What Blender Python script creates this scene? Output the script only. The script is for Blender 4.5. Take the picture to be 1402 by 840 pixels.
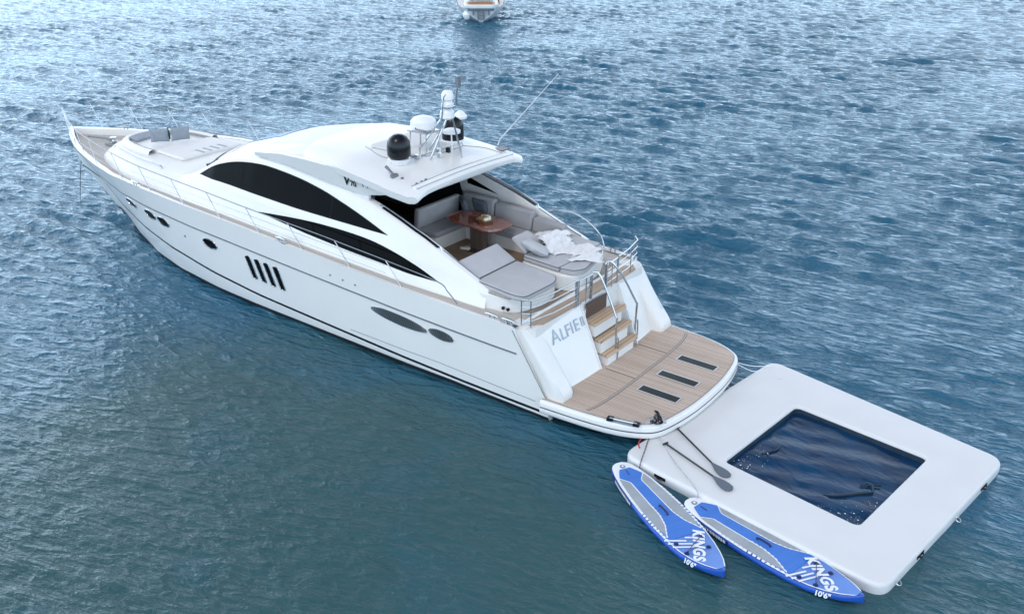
import bpy, bmesh, math, random
import numpy as np
from mathutils import Vector, Matrix
random.seed(7)
R = math.radians
for o in list(bpy.data.objects): bpy.data.objects.remove(o)
SC = bpy.context.scene
COL = SC.collection
# ------------------------------------------------------------------ camera, light, exposure
cam_d = bpy.data.cameras.new('camera'); cam = bpy.data.objects.new('camera', cam_d); COL.objects.link(cam)
cam.location = (0, 0, 9.729); cam.rotation_euler = (math.pi/2 - .433, 0, 0)
cam_d.sensor_fit = 'HORIZONTAL'; cam_d.sensor_width = 36; cam_d.lens = 1300.1/1402*36
cam_d.clip_start = .1; cam_d.clip_end = 9000
SC.camera = cam
SUN_EL, SUN_AZ = R(56), R(215)          # direction the light comes from (azimuth from +Y, clockwise)
W = bpy.data.worlds.new('World'); SC.world = W; W.use_nodes = True
nt = W.node_tree; nt.nodes.clear()
sky = nt.nodes.new('ShaderNodeTexSky'); sky.sky_type = 'NISHITA'; sky.sun_disc = False
sky.sun_elevation = SUN_EL; sky.sun_rotation = SUN_AZ; sky.air_density = 1.0; sky.dust_density = 1.5; sky.ozone_density = 1.6
# a broken bright cloud layer in the sky itself
tc = nt.nodes.new('ShaderNodeTexCoord'); mp = nt.nodes.new('ShaderNodeMapping'); mp.inputs['Scale'].default_value = (1, 1, 2.6)
cn = nt.nodes.new('ShaderNodeTexNoise'); cn.inputs['Scale'].default_value = 3.0; cn.inputs['Detail'].default_value = 6; cn.inputs['Roughness'].default_value = .55
cr_ = nt.nodes.new('ShaderNodeValToRGB'); cr_.color_ramp.elements[0].position = .36; cr_.color_ramp.elements[1].position = .66
mx = nt.nodes.new('ShaderNodeMixRGB'); 
hb = nt.nodes.new('ShaderNodeMapRange'); hb.inputs['From Min'].default_value = 0; hb.inputs['From Max'].default_value = .9; hb.inputs['To Min'].default_value = 1.7; hb.inputs['To Max'].default_value = .6
hm = nt.nodes.new('ShaderNodeMixRGB'); hm.blend_type = 'MULTIPLY'; hm.inputs['Fac'].default_value = 1; 
hc = nt.nodes.new('ShaderNodeMixRGB'); hc.inputs['Color1'].default_value = (8.3, 11.5, 14.7, 1); hc.inputs['Color2'].default_value = (10.2, 11.3, 12.6, 1)
hf = nt.nodes.new('ShaderNodeMapRange'); hf.inputs['From Min'].default_value = .05; hf.inputs['From Max'].default_value = .5
sz = nt.nodes.new('ShaderNodeSeparateXYZ'); hz = nt.nodes.new('ShaderNodeMapRange')      # cloud closes in towards the horizon
hz.inputs['From Min'].default_value = .0; hz.inputs['From Max'].default_value = .75; hz.inputs['To Min'].default_value = .42; hz.inputs['To Max'].default_value = -.12
ad = nt.nodes.new('ShaderNodeMath'); ad.operation = 'ADD'
gd = nt.nodes.new('ShaderNodeVectorMath'); gd.operation = 'DOT_PRODUCT'; gd.inputs[1].default_value = Vector((-.80, .46, .42)).normalized()
gr = nt.nodes.new('ShaderNodeMapRange'); gr.interpolation_type = 'SMOOTHSTEP'; gr.inputs['From Min'].default_value = .55; gr.inputs['From Max'].default_value = 1.0; gr.inputs['To Min'].default_value = 1.0; gr.inputs['To Max'].default_value = 1.45
gm = nt.nodes.new('ShaderNodeMath'); gm.operation = 'MULTIPLY'
bg = nt.nodes.new('ShaderNodeBackground'); bg.inputs['Strength'].default_value = .1
out = nt.nodes.new('ShaderNodeOutputWorld')
L = nt.links.new
L(tc.outputs['Generated'], mp.inputs['Vector']); L(mp.outputs['Vector'], cn.inputs['Vector'])
L(tc.outputs['Generated'], sz.inputs['Vector']); L(sz.outputs['Z'], hz.inputs['Value']); L(sz.outputs['Z'], hb.inputs['Value']); L(sz.outputs['Z'], hf.inputs['Value']); L(hf.outputs['Result'], hc.inputs['Fac']); L(hc.outputs['Color'], hm.inputs['Color1']); L(tc.outputs['Generated'], gd.inputs[0]); L(gd.outputs['Value'], gr.inputs['Value']); L(gr.outputs['Result'], gm.inputs[0]); L(hb.outputs['Result'], gm.inputs[1]); L(gm.outputs[0], hm.inputs['Color2']); L(hm.outputs['Color'], mx.inputs['Color2']); L(cn.outputs['Fac'], ad.inputs[0]); L(hz.outputs['Result'], ad.inputs[1]); L(ad.outputs[0], cr_.inputs['Fac'])
L(cr_.outputs['Color'], mx.inputs['Fac']); L(sky.outputs['Color'], mx.inputs['Color1']); L(mx.outputs['Color'], bg.inputs['Color']); L(bg.outputs['Background'], out.inputs['Surface'])
sd = bpy.data.lights.new('sun', 'SUN'); sun = bpy.data.objects.new('sun', sd); COL.objects.link(sun)
sd.energy = .5; sd.angle = R(14); sd.color = (1, .965, .92)
dirv = Vector((math.sin(SUN_AZ)*math.cos(SUN_EL), math.cos(SUN_AZ)*math.cos(SUN_EL), math.sin(SUN_EL)))
sun.rotation_euler = dirv.to_track_quat('Z', 'Y').to_euler()
SC.view_settings.view_transform = 'Standard'; SC.view_settings.look = 'None'; SC.view_settings.gamma = 1
SC.view_settings.exposure = 0.43

# ------------------------------------------------------------------ mesh helpers
class MB:
    def __init__(s): s.v = []; s.f = []; s.m = []
    def add(s, vs, fs, mi=0):
        b = len(s.v); s.v += [tuple(map(float, p)) for p in vs]
        for q in fs: s.f.append([b+i for i in q]); s.m.append(mi)
        return s
    def box(s, x0, x1, y0, y1, z0, z1, M=None, mi=0):
        vs = [(x, y, z) for z in (z0, z1) for y in (y0, y1) for x in (x0, x1)]
        if M: vs = [M @ Vector(p) for p in vs]
        return s.add(vs, [(0,2,3,1),(4,5,7,6),(0,1,5,4),(2,6,7,3),(0,4,6,2),(1,3,7,5)], mi)
    def prism(s, poly, z0, z1, M=None, mi=0):
        n = len(poly); vs = [(x, y, z0) for x, y in poly]+[(x, y, z1) for x, y in poly]
        if M: vs = [M @ Vector(p) for p in vs]
        return s.add(vs, [list(range(n))[::-1], list(range(n, 2*n))]+[(i, (i+1) % n, n+(i+1) % n, n+i) for i in range(n)], mi)
    def extr(s, pts, d, mi=0):           # extrude a 3-D polygon by a vector
        n = len(pts); d = Vector(d); vs = [Vector(p) for p in pts]; vs = vs+[p+d for p in vs]
        return s.add(vs, [list(range(n))[::-1], list(range(n, 2*n))]+[(i, (i+1) % n, n+(i+1) % n, n+i) for i in range(n)], mi)
    def sheet(s, rows, mi=0, closed=False, flip=False):
        n = len(rows[0]); vs = [p for r in rows for p in r]; fs = []
        for i in range(len(rows)-1):
            for j in range(n if closed else n-1):
                k = (j+1) % n; q = (i*n+j, i*n+k, (i+1)*n+k, (i+1)*n+j)
                fs.append(q[::-1] if flip else q)
        return s.add(vs, fs, mi)
    def loft(s, rings, mi=0, caps=True):
        s.sheet(rings, mi, True)
        if caps:
            n = len(rings[0]); b = len(s.v)-n*len(rings)
            s.f.append([b+i for i in range(n)][::-1]); s.m.append(mi)
            s.f.append([len(s.v)-n+i for i in range(n)]); s.m.append(mi)
        return s
    def tube(s, pts, r, n=8, mi=0, closed=False):
        P = [Vector(p) for p in pts]; rr = r if hasattr(r, '__len__') else [r]*len(P); rings = []; up = None
        for i, p in enumerate(P):
            if closed: t = P[(i+1) % len(P)]-P[i-1]
            else: t = P[min(i+1, len(P)-1)]-P[max(i-1, 0)]
            t.normalize()
            if up is None: up = t.orthogonal().normalized()
            else:
                up = up-t*up.dot(t)
                up = up.normalized() if up.length > 1e-6 else t.orthogonal().normalized()
            w = t.cross(up)
            rings.append([p+(up*math.cos(a)+w*math.sin(a))*rr[i] for a in [2*math.pi*k/n for k in range(n)]])
        if closed: rings.append(rings[0]); return s.loft(rings, mi, False)
        return s.loft(rings, mi)
    def lathe(s, prof, c=(0, 0, 0), n=20, mi=0, M=None):
        rings = [[(r*math.cos(2*math.pi*k/n), r*math.sin(2*math.pi*k/n), z) for k in range(n)] for r, z in prof]
        M = M or Matrix.Identity(4)
        rings = [[Vector(c)+(M @ Vector(p)) for p in q] for q in rings]
        return s.loft(rings, mi)
    def mirror(s):
        b = len(s.v); s.v += [(x, -y, z) for x, y, z in s.v]
        s.f += [[b+i for i in q][::-1] for q in s.f]; s.m += s.m[:]
        return s
    def build(s, name, mats, parent=None, smooth=35, bevel=0, seg=2, label=None):
        me = bpy.data.meshes.new(name); me.from_pydata(s.v, [], s.f)
        for m in (mats if isinstance(mats, (list, tuple)) else [mats]): me.materials.append(m)
        if any(s.m): me.polygons.foreach_set('material_index', s.m)
        bm = bmesh.new(); bm.from_mesh(me); bmesh.ops.remove_doubles(bm, verts=bm.verts, dist=1e-5)
        bmesh.ops.recalc_face_normals(bm, faces=bm.faces); bm.to_mesh(me); bm.free()
        me.polygons.foreach_set('use_smooth', [True]*len(me.polygons))
        try: me.set_sharp_from_angle(angle=R(smooth))
        except Exception: pass
        o = bpy.data.objects.new(name, me); COL.objects.link(o)
        if parent: o.parent = parent
        if bevel:
            b = o.modifiers.new('bevel', 'BEVEL'); b.width = bevel; b.segments = seg; b.limit_method = 'ANGLE'; b.angle_limit = R(30)
            b.harden_normals = False
        if label: o['label'] = label
        return o
def cr(pts, n=8, closed=False):            # Catmull-Rom through the points
    P = [np.array(p, float) for p in pts]; o = []; N = len(P)
    for i in range(N if closed else N-1):
        if closed: a, b, c, d = P[i-1], P[i], P[(i+1) % N], P[(i+2) % N]
        else: a, b, c, d = P[max(i-1, 0)], P[i], P[i+1], P[min(i+2, N-1)]
        for k in range(n):
            t = k/n; o.append(.5*((2*b)+(c-a)*t+(2*a-5*b+4*c-d)*t*t+(3*b-a-3*c+d)*t**3))
    if not closed: o.append(P[-1])
    return [tuple(p) for p in o]
def rpoly(pts, r, n=5):                    # polygon with rounded corners
    o = []; N = len(pts)
    for i in range(N):
        p = Vector(pts[i]); a = Vector(pts[i-1])-p; b = Vector(pts[(i+1) % N])-p
        rr = min(r if not hasattr(r, '__len__') else r[i], a.length*.49, b.length*.49)
        a = p+a.normalized()*rr; b = p+b.normalized()*rr
        for k in range(n+1):
            t = k/n; o.append(tuple(a*(1-t)**2+p*2*t*(1-t)+b*t*t))
    return o
def empty(name, loc, rz=0, label=None, cat=None, group=None):
    o = bpy.data.objects.new(name, None); COL.objects.link(o); o.location = loc; o.rotation_euler = (0, 0, rz); o.empty_display_size = .2
    return tag(o, label, cat, group)
def tag(o, label=None, cat=None, group=None, kind=None):
    for k, v in (('label', label), ('category', cat), ('group', group), ('kind', kind)):
        if v: o[k] = v
    return o
def text(name, s, size, mat, parent, M, depth=.004, shear=0, spacing=1.0, bold=0):
    cu = bpy.data.curves.new(name, 'FONT'); cu.body = s; cu.size = size; cu.extrude = depth/2; cu.shear = shear; cu.space_character = spacing; cu.offset = bold
    t = bpy.data.objects.new('tmp_text', cu); COL.objects.link(t)
    dg = bpy.context.evaluated_depsgraph_get(); me = bpy.data.meshes.new_from_object(t.evaluated_get(dg)); bpy.data.objects.remove(t); bpy.data.curves.remove(cu)
    me.transform(M); me.materials.clear(); me.materials.append(mat); me.name = name
    o = bpy.data.objects.new(name, me); COL.objects.link(o); o.parent = parent
    return o
def frame(o, ex, ey):                      # matrix with given origin, x axis, y axis
    ex = Vector(ex).normalized(); ez = ex.cross(Vector(ey)).normalized(); ey = ez.cross(ex)
    M = Matrix.Identity(4)
    for i, a in enumerate((ex, ey, ez)): M[0][i], M[1][i], M[2][i] = a
    M.translation = Vector(o); return M

# ------------------------------------------------------------------ materials
def mat(name, col, rough=.5, metal=0, var=0, vscale=3, bump=0, bscale=30, coat=0, ior=1.5, spec=.5, stretch=(1, 1, 1), rvar=0):
    m = bpy.data.materials.new(name); m.use_nodes = True; t = m.node_tree; b = t.nodes['Principled BSDF']
    b.inputs['Base Color'].default_value = (*col, 1); b.inputs['Roughness'].default_value = rough; b.inputs['Metallic'].default_value = metal
    b.inputs['IOR'].default_value = ior; b.inputs['Coat Weight'].default_value = coat; b.inputs['Specular IOR Level'].default_value = spec
    b.inputs['Coat Roughness'].default_value = .08
    tc = t.nodes.new('ShaderNodeTexCoord'); mp = t.nodes.new('ShaderNodeMapping'); mp.inputs['Scale'].default_value = stretch
    t.links.new(tc.outputs['Object'], mp.inputs['Vector'])
    if var or rvar:
        n = t.nodes.new('ShaderNodeTexNoise'); n.inputs['Scale'].default_value = vscale; n.inputs['Detail'].default_value = 5
        t.links.new(mp.outputs['Vector'], n.inputs['Vector'])
        if var:
            r = t.nodes.new('ShaderNodeMapRange'); r.inputs['From Min'].default_value = .3; r.inputs['From Max'].default_value = .7; r.inputs['To Min'].default_value = 1-var; r.inputs['To Max'].default_value = 1+var
            h = t.nodes.new('ShaderNodeMixRGB'); h.blend_type = 'MULTIPLY'; h.inputs['Fac'].default_value = 1; h.inputs['Color1'].default_value = (*col, 1)
            t.links.new(n.outputs['Fac'], r.inputs['Value']); t.links.new(r.outputs['Result'], h.inputs['Color2']); t.links.new(h.outputs['Color'], b.inputs['Base Color'])
        if rvar:
            r = t.nodes.new('ShaderNodeMapRange'); r.inputs['To Min'].default_value = rough-rvar; r.inputs['To Max'].default_value = rough+rvar
            t.links.new(n.outputs['Fac'], r.inputs['Value']); t.links.new(r.outputs['Result'], b.inputs['Roughness'])
    if bump:
        n2 = t.nodes.new('ShaderNodeTexNoise'); n2.inputs['Scale'].default_value = bscale; n2.inputs['Detail'].default_value = 3
        bp = t.nodes.new('ShaderNodeBump'); bp.inputs['Strength'].default_value = bump; bp.inputs['Distance'].default_value = .02
        t.links.new(mp.outputs['Vector'], n2.inputs['Vector']); t.links.new(n2.outputs['Fac'], bp.inputs['Height']); t.links.new(bp.outputs['Normal'], b.inputs['Normal'])
    return m
def teak(name, c1, c2, pitch=.058, along='x', caulk=.4):
    m = mat(name, c1, .62); t = m.node_tree; b = t.nodes['Principled BSDF']; N = t.nodes.new; K = t.links.new
    tc = N('ShaderNodeTexCoord'); sp = N('ShaderNodeSeparateXYZ'); K(tc.outputs['Object'], sp.inputs['Vector'])
    ax = sp.outputs['Y' if along == 'x' else 'X']
    d = N('ShaderNodeMath'); d.operation = 'DIVIDE'; d.inputs[1].default_value = pitch; K(ax, d.inputs[0])
    fr = N('ShaderNodeMath'); fr.operation = 'FRACT'; K(d.outputs[0], fr.inputs[0])
    fl = N('ShaderNodeMath'); fl.operation = 'FLOOR'; K(d.outputs[0], fl.inputs[0])
    lt = N('ShaderNodeMath'); lt.operation = 'LESS_THAN'; lt.inputs[1].default_value = .13; K(fr.outputs[0], lt.inputs[0])
    wn = N('ShaderNodeTexWhiteNoise'); wn.noise_dimensions = '1D'; K(fl.outputs[0], wn.inputs['W'])
    mp = N('ShaderNodeMapping'); mp.inputs['Scale'].default_value = (2, 40, 10) if along == 'x' else (40, 2, 10); K(tc.outputs['Object'], mp.inputs['Vector'])
    no = N('ShaderNodeTexNoise'); no.inputs['Scale'].default_value = 1; no.inputs['Detail'].default_value = 5; K(mp.outputs['Vector'], no.inputs['Vector'])
    n3 = N('ShaderNodeTexNoise'); n3.inputs['Scale'].default_value = 1.6; n3.inputs['Detail'].default_value = 4; K(tc.outputs['Object'], n3.inputs['Vector'])
    a = N('ShaderNodeMath'); a.operation = 'ADD'; K(no.outputs['Fac'], a.inputs[0]); K(wn.outputs['Value'], a.inputs[1])
    a1 = N('ShaderNodeMath'); a1.operation = 'ADD'; K(a.outputs[0], a1.inputs[0]); K(n3.outputs['Fac'], a1.inputs[1])
    a2 = N('ShaderNodeMapRange'); a2.inputs['From Min'].default_value = .6; a2.inputs['From Max'].default_value = 2.2; K(a1.outputs[0], a2.inputs['Value'])
    m1 = N('ShaderNodeMixRGB'); m1.inputs['Color1'].default_value = (*c1, 1); m1.inputs['Color2'].default_value = (*c2, 1); K(a2.outputs['Result'], m1.inputs['Fac'])
    m2 = N('ShaderNodeMixRGB'); m2.blend_type = 'MIX'; m2.inputs['Color2'].default_value = (.09*caulk, .075*caulk, .065*caulk, 1)
    lm = N('ShaderNodeMath'); lm.operation = 'MULTIPLY'; lm.inputs[1].default_value = .85; K(lt.outputs[0], lm.inputs[0])
    K(lm.outputs[0], m2.inputs['Fac']); K(m1.outputs['Color'], m2.inputs['Color1']); K(m2.outputs['Color'], b.inputs['Base Color'])
    return m
M = {}
M['gel'] = mat('white_gelcoat', (.755, .74, .715), .25, var=.02, vscale=1.2, coat=.1, bump=.015, bscale=1.5)
M['gel2'] = mat('white_moulding', (.745, .73, .705), .45, var=.025, vscale=2, bump=.03, bscale=4)
M['nonskid'] = mat('white_nonskid', (.70, .685, .665), .6, var=.03, vscale=3, bump=.15, bscale=160)
M['cover'] = mat('white_mesh_cover', (.73, .715, .695), .75, var=.03, vscale=2.5, bump=.2, bscale=9)
M['black'] = mat('black_antifouling', (.012, .014, .018), .5, var=.2, vscale=4)
M['stripe'] = mat('navy_boot_stripe', (.006, .008, .014), .25)
M['seam'] = mat('grey_rubbing_strip', (.16, .18, .20), .4, var=.1)
M['mull'] = mat('dark_window_mullion', (.006, .0065, .008), .7, spec=.1)
M['railsteel'] = mat('guard_rail_steel', (.24, .25, .27), .3, .9, rvar=.05, vscale=12)  # darker than the other stainless: reflected dark water put into the colour
M['steel'] = mat('brushed_steel_letters', (.26, .285, .32), .3, 1, var=.2, vscale=4)
M['glass'] = mat('black_tinted_glass', (.003, .0035, .004), .04, coat=.0, var=.2, vscale=.8, spec=.03)
M['roofglass'] = mat('blue_tinted_roof_glass', (.15, .235, .36), .25, var=.1, vscale=2, spec=.15)
M['chrome'] = mat('polished_stainless', (.52, .535, .55), .14, 1, rvar=.05, vscale=12)
M['teakdeck'] = teak('weathered_side_deck_teak', (.46, .405, .355), (.57, .525, .475), .05)
M['teakplat'] = teak('platform_teak', (.45, .335, .255), (.60, .475, .385), .056)
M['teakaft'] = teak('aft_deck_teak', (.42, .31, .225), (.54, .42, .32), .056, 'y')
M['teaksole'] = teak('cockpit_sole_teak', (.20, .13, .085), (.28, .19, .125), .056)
M['teakstep'] = teak('step_teak', (.47, .32, .21), (.58, .42, .29), .09, 'y', .8)
M['teakdark'] = mat('dark_varnished_wood', (.10, .065, .05), .35, var=.25, vscale=3, stretch=(1, 1, 8))
M['table'] = mat('red_varnished_table_wood', (.20, .065, .042), .09, var=.3, vscale=2.5, stretch=(2, 14, 1), coat=.6)
M['wal'] = mat('table_leg_wood', (.10, .075, .06), .4, var=.3, vscale=5, stretch=(4, 4, .5))
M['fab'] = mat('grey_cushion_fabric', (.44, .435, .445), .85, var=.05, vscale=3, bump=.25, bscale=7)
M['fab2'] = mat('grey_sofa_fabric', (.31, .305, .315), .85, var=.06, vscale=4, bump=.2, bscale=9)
M['pillow'] = mat('blue_grey_pillow_fabric', (.28, .31, .35), .9, var=.12, vscale=5, bump=.3, bscale=40)
M['pillow2'] = mat('charcoal_pillow_fabric', (.09, .11, .13), .9, var=.2, vscale=6, bump=.3, bscale=30)
M['throw'] = mat('white_knit_throw', (.74, .735, .73), .95, var=.06, vscale=16, bump=.5, bscale=45)
M['pipe'] = mat('dark_piping', (.08, .085, .095), .7)
M['blackplast'] = mat('black_plastic', (.007, .008, .012), .2, rvar=.05, spec=.3)
M['whiteplast'] = mat('white_plastic', (.80, .80, .81), .35, var=.02)
M['greyplast'] = mat('grey_plastic', (.25, .27, .29), .5, var=.1)
M['pvc'] = mat('white_inflatable_fabric', (.665, .66, .655), .5, var=.03, vscale=1.3, bump=.12, bscale=2.6, rvar=.14)
M['pvcside'] = mat('off_white_inflatable_seam', (.62, .63, .63), .55, var=.06, vscale=3)
M['blue'] = mat('royal_blue_board', (.014, .085, .42), .35, var=.08, vscale=3)
M['navy'] = mat('navy_board_rail', (.006, .018, .11), .35)
M['bluepad'] = mat('blue_foam_deck_pad', (.05, .18, .57), .7, var=.07, vscale=6, bump=.5, bscale=45, stretch=(1, .05, 1))
M['bluepad2'] = mat('lighter_blue_nose_print', (.12, .25, .62), .45, var=.05, vscale=4)
M['greypad'] = mat('grey_foam_deck_pad', (.33, .36, .385), .75, var=.08, vscale=5, bump=.5, bscale=45, stretch=(1, .05, 1))
M['white'] = mat('white_print', (.80, .82, .85), .5)
M['carbon'] = mat('black_carbon_shaft', (.012, .013, .016), .35)
M['blade'] = mat('dark_grey_paddle_blade', (.085, .105, .135), .4, var=.1)
M['rope'] = mat('grey_rope', (.42, .42, .42), .9, var=.3, vscale=60)
M['chain'] = mat('galvanised_chain', (.13, .13, .135), .5, .6, var=.3, vscale=40)
M['red'] = mat('red_rope', (.42, .03, .03), .8, var=.2, vscale=30)
M['dark'] = mat('dark_cabin_lining', (.012, .012, .013), .6)
M['cabfloor'] = mat('cabin_floor', (.05, .035, .03), .4)
M['cabseat'] = mat('cabin_seat', (.22, .22, .23), .7)
M['skyglass'] = mat('platform_hatch_glass', (.005, .010, .009), .04, spec=.16, var=.5, vscale=2, stretch=(1, 3, 1))
M['fruit'] = mat('pale_fruit', (.72, .66, .55), .5, var=.15, vscale=20)
M['basket'] = mat('wicker_basket', (.30, .17, .07), .8, var=.4, vscale=60)
M['badge'] = mat('black_badge', (.01, .01, .012), .3)
M['redtext'] = mat('dark_red_lettering', (.18, .02, .03), .5)
M['sailhull'] = mat('sailboat_white_paint', (.66, .70, .71), .35, var=.06, vscale=2)
M['varnish'] = mat('orange_varnished_wood', (.50, .22, .07), .35, var=.3, vscale=3, stretch=(1, 8, 1))
M['flag'] = mat('red_ensign_cloth', (.28, .012, .04), .85, var=.3, vscale=5)
M['navycloth'] = mat('navy_canvas', (.012, .025, .08), .85, var=.2)
M['yellow'] = mat('yellow_green_line', (.40, .38, .08), .8)
M['jointgrey'] = mat('grey_joint_seal', (.42, .38, .34), .6)
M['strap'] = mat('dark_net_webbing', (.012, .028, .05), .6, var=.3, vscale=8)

# ------------------------------------------------------------------ sea
YX, YY, YA = 3.824, 16.045, 2.49
CA, SA = math.cos(YA), math.sin(YA)
MX, MY, MA = 5.413, 14.337, -.793
def sea_material():
    m = bpy.data.materials.new('sea_water'); m.use_nodes = True; t = m.node_tree; b = t.nodes['Principled BSDF']; N = t.nodes.new; K = t.links.new
    b.inputs['Roughness'].default_value = .07; b.inputs['IOR'].default_value = 1.333; b.inputs['Specular IOR Level'].default_value = .5
    tc = N('ShaderNodeTexCoord')
    n0 = N('ShaderNodeTexNoise'); n0.inputs['Scale'].default_value = .26; n0.inputs['Detail'].default_value = 6; n0.inputs['Distortion'].default_value = .8; K(tc.outputs['Object'], n0.inputs['Vector'])
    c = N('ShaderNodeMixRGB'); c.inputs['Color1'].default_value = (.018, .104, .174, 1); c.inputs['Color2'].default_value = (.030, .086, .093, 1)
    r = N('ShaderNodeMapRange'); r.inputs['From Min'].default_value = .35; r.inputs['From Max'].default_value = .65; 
    # base colour greener and greyer on the yacht's sheltered side, bluer outside it
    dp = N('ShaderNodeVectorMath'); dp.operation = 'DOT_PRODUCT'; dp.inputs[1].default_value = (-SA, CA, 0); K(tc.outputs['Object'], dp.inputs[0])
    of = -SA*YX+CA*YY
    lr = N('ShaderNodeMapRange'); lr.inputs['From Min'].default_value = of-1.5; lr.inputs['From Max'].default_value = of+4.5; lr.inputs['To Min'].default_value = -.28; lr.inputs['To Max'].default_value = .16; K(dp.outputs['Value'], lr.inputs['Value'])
    d2 = N('ShaderNodeVectorMath'); d2.operation = 'DOT_PRODUCT'; d2.inputs[1].default_value = (CA, SA, 0); K(tc.outputs['Object'], d2.inputs[0])
    o2 = CA*YX+SA*YY
    l2 = N('ShaderNodeMapRange'); l2.inputs['From Min'].default_value = o2+9; l2.inputs['From Max'].default_value = o2+17; l2.inputs['To Min'].default_value = 0; l2.inputs['To Max'].default_value = -.5; K(d2.outputs['Value'], l2.inputs['Value'])
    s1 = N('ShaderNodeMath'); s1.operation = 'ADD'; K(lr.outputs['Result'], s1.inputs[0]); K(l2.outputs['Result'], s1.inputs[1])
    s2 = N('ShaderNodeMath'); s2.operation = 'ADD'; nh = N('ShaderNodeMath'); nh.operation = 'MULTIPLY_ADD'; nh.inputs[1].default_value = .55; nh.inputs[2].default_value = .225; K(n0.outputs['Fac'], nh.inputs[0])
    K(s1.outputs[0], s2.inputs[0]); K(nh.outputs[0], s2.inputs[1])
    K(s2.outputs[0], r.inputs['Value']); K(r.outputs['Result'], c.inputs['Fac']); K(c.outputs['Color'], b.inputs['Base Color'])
    mp = N('ShaderNodeMapping'); mp.vector_type = 'TEXTURE'; mp.inputs['Rotation'].default_value = (0, 0, R(-28)); mp.inputs['Scale'].default_value = (2.2, .8, 1); K(tc.outputs['Object'], mp.inputs['Vector'])
    n1 = N('ShaderNodeTexNoise'); n1.noise_type = 'RIDGED_MULTIFRACTAL'; n1.inputs['Scale'].default_value = 2.7; n1.inputs['Detail'].default_value = 4; n1.inputs['Roughness'].default_value = .5; n1.inputs['Offset'].default_value = .95; n1.inputs['Gain'].default_value = 1.6; n1.inputs['Distortion'].default_value = .35; K(mp.outputs['Vector'], n1.inputs['Vector'])
    b1 = N('ShaderNodeBump'); b1.inputs['Strength'].default_value = .7; b1.inputs['Distance'].default_value = .05; K(n1.outputs['Fac'], b1.inputs['Height'])
    n2 = N('ShaderNodeTexNoise'); n2.inputs['Scale'].default_value = 8; n2.inputs['Detail'].default_value = 4; n2.inputs['Roughness'].default_value = .6; n2.inputs['Distortion'].default_value = .6; K(mp.outputs['Vector'], n2.inputs['Vector'])
    b2 = N('ShaderNodeBump'); b2.inputs['Strength'].default_value = .8; b2.inputs['Distance'].default_value = .055; K(n2.outputs['Fac'], b2.inputs['Height']); K(b1.outputs['Normal'], b2.inputs['Normal'])
    bs = N('ShaderNodeMapRange'); bs.inputs['From Min'].default_value = .4; bs.inputs['From Max'].default_value = .75; bs.inputs['To Min'].default_value = .75; bs.inputs['To Max'].default_value = .30; K(s2.outputs[0], bs.inputs['Value']); K(bs.outputs['Result'], b1.inputs['Strength'])
    bt = N('ShaderNodeMapRange'); bt.inputs['From Min'].default_value = .4; bt.inputs['From Max'].default_value = .75; bt.inputs['To Min'].default_value = 1.0; bt.inputs['To Max'].default_value = .6; K(s2.outputs[0], bt.inputs['Value']); K(bt.outputs['Result'], b2.inputs['Strength'])
    K(b2.outputs['Normal'], b.inputs['Normal'])
    return m
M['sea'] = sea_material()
def smooth01(x, a, b):
    t = np.clip((x-a)/(b-a), 0, 1); return t*t*(3-2*t)
def wave_field(X, Y):
    rng = np.random.default_rng(5); Z = np.zeros_like(X); lee = np.zeros_like(X)
    # yacht-frame coordinates: the water along the visible side lies sheltered
    dx, dy = X-YX, Y-YY; yx = CA*dx+SA*dy; yy = -SA*dx+CA*dy
    lee = smooth01(yy, -1, 3.5)*(1-.75*smooth01(yy, 7, 12))*(1-smooth01(yy, 13, 20))*smooth01(yx, -12, -3)*(1-smooth01(yx, 12, 19))
    # slow patchiness of the wind
    g = np.zeros_like(X)
    for k in range(9):
        a = rng.uniform(0, 2*np.pi); q = 2*np.pi/rng.uniform(7, 24); g += np.sin(q*(X*np.cos(a)+Y*np.sin(a))+rng.uniform(0, 6.3))
    g = 1+.12*g
    for k in range(90):
        lam = np.exp(rng.uniform(np.log(.40), np.log(2.1))); q = 2*np.pi/lam
        a = R(-118)+rng.normal(0, .26)
        if rng.random() < .12: a = rng.uniform(0, 2*np.pi)
        st = .044*(1 if lam < 1.3 else .6)*rng.uniform(.5, 1.3)
        ph = q*(X*np.cos(a)+Y*np.sin(a))+rng.uniform(0, 6.3)
        amp = st/q
        s = np.sin(ph); w = np.exp(1.1*s)-1.37               # peaked crests
        Z += amp*w*.62*(1-lee*(.74 if lam < 2.2 else .62))
    return Z*g
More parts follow.
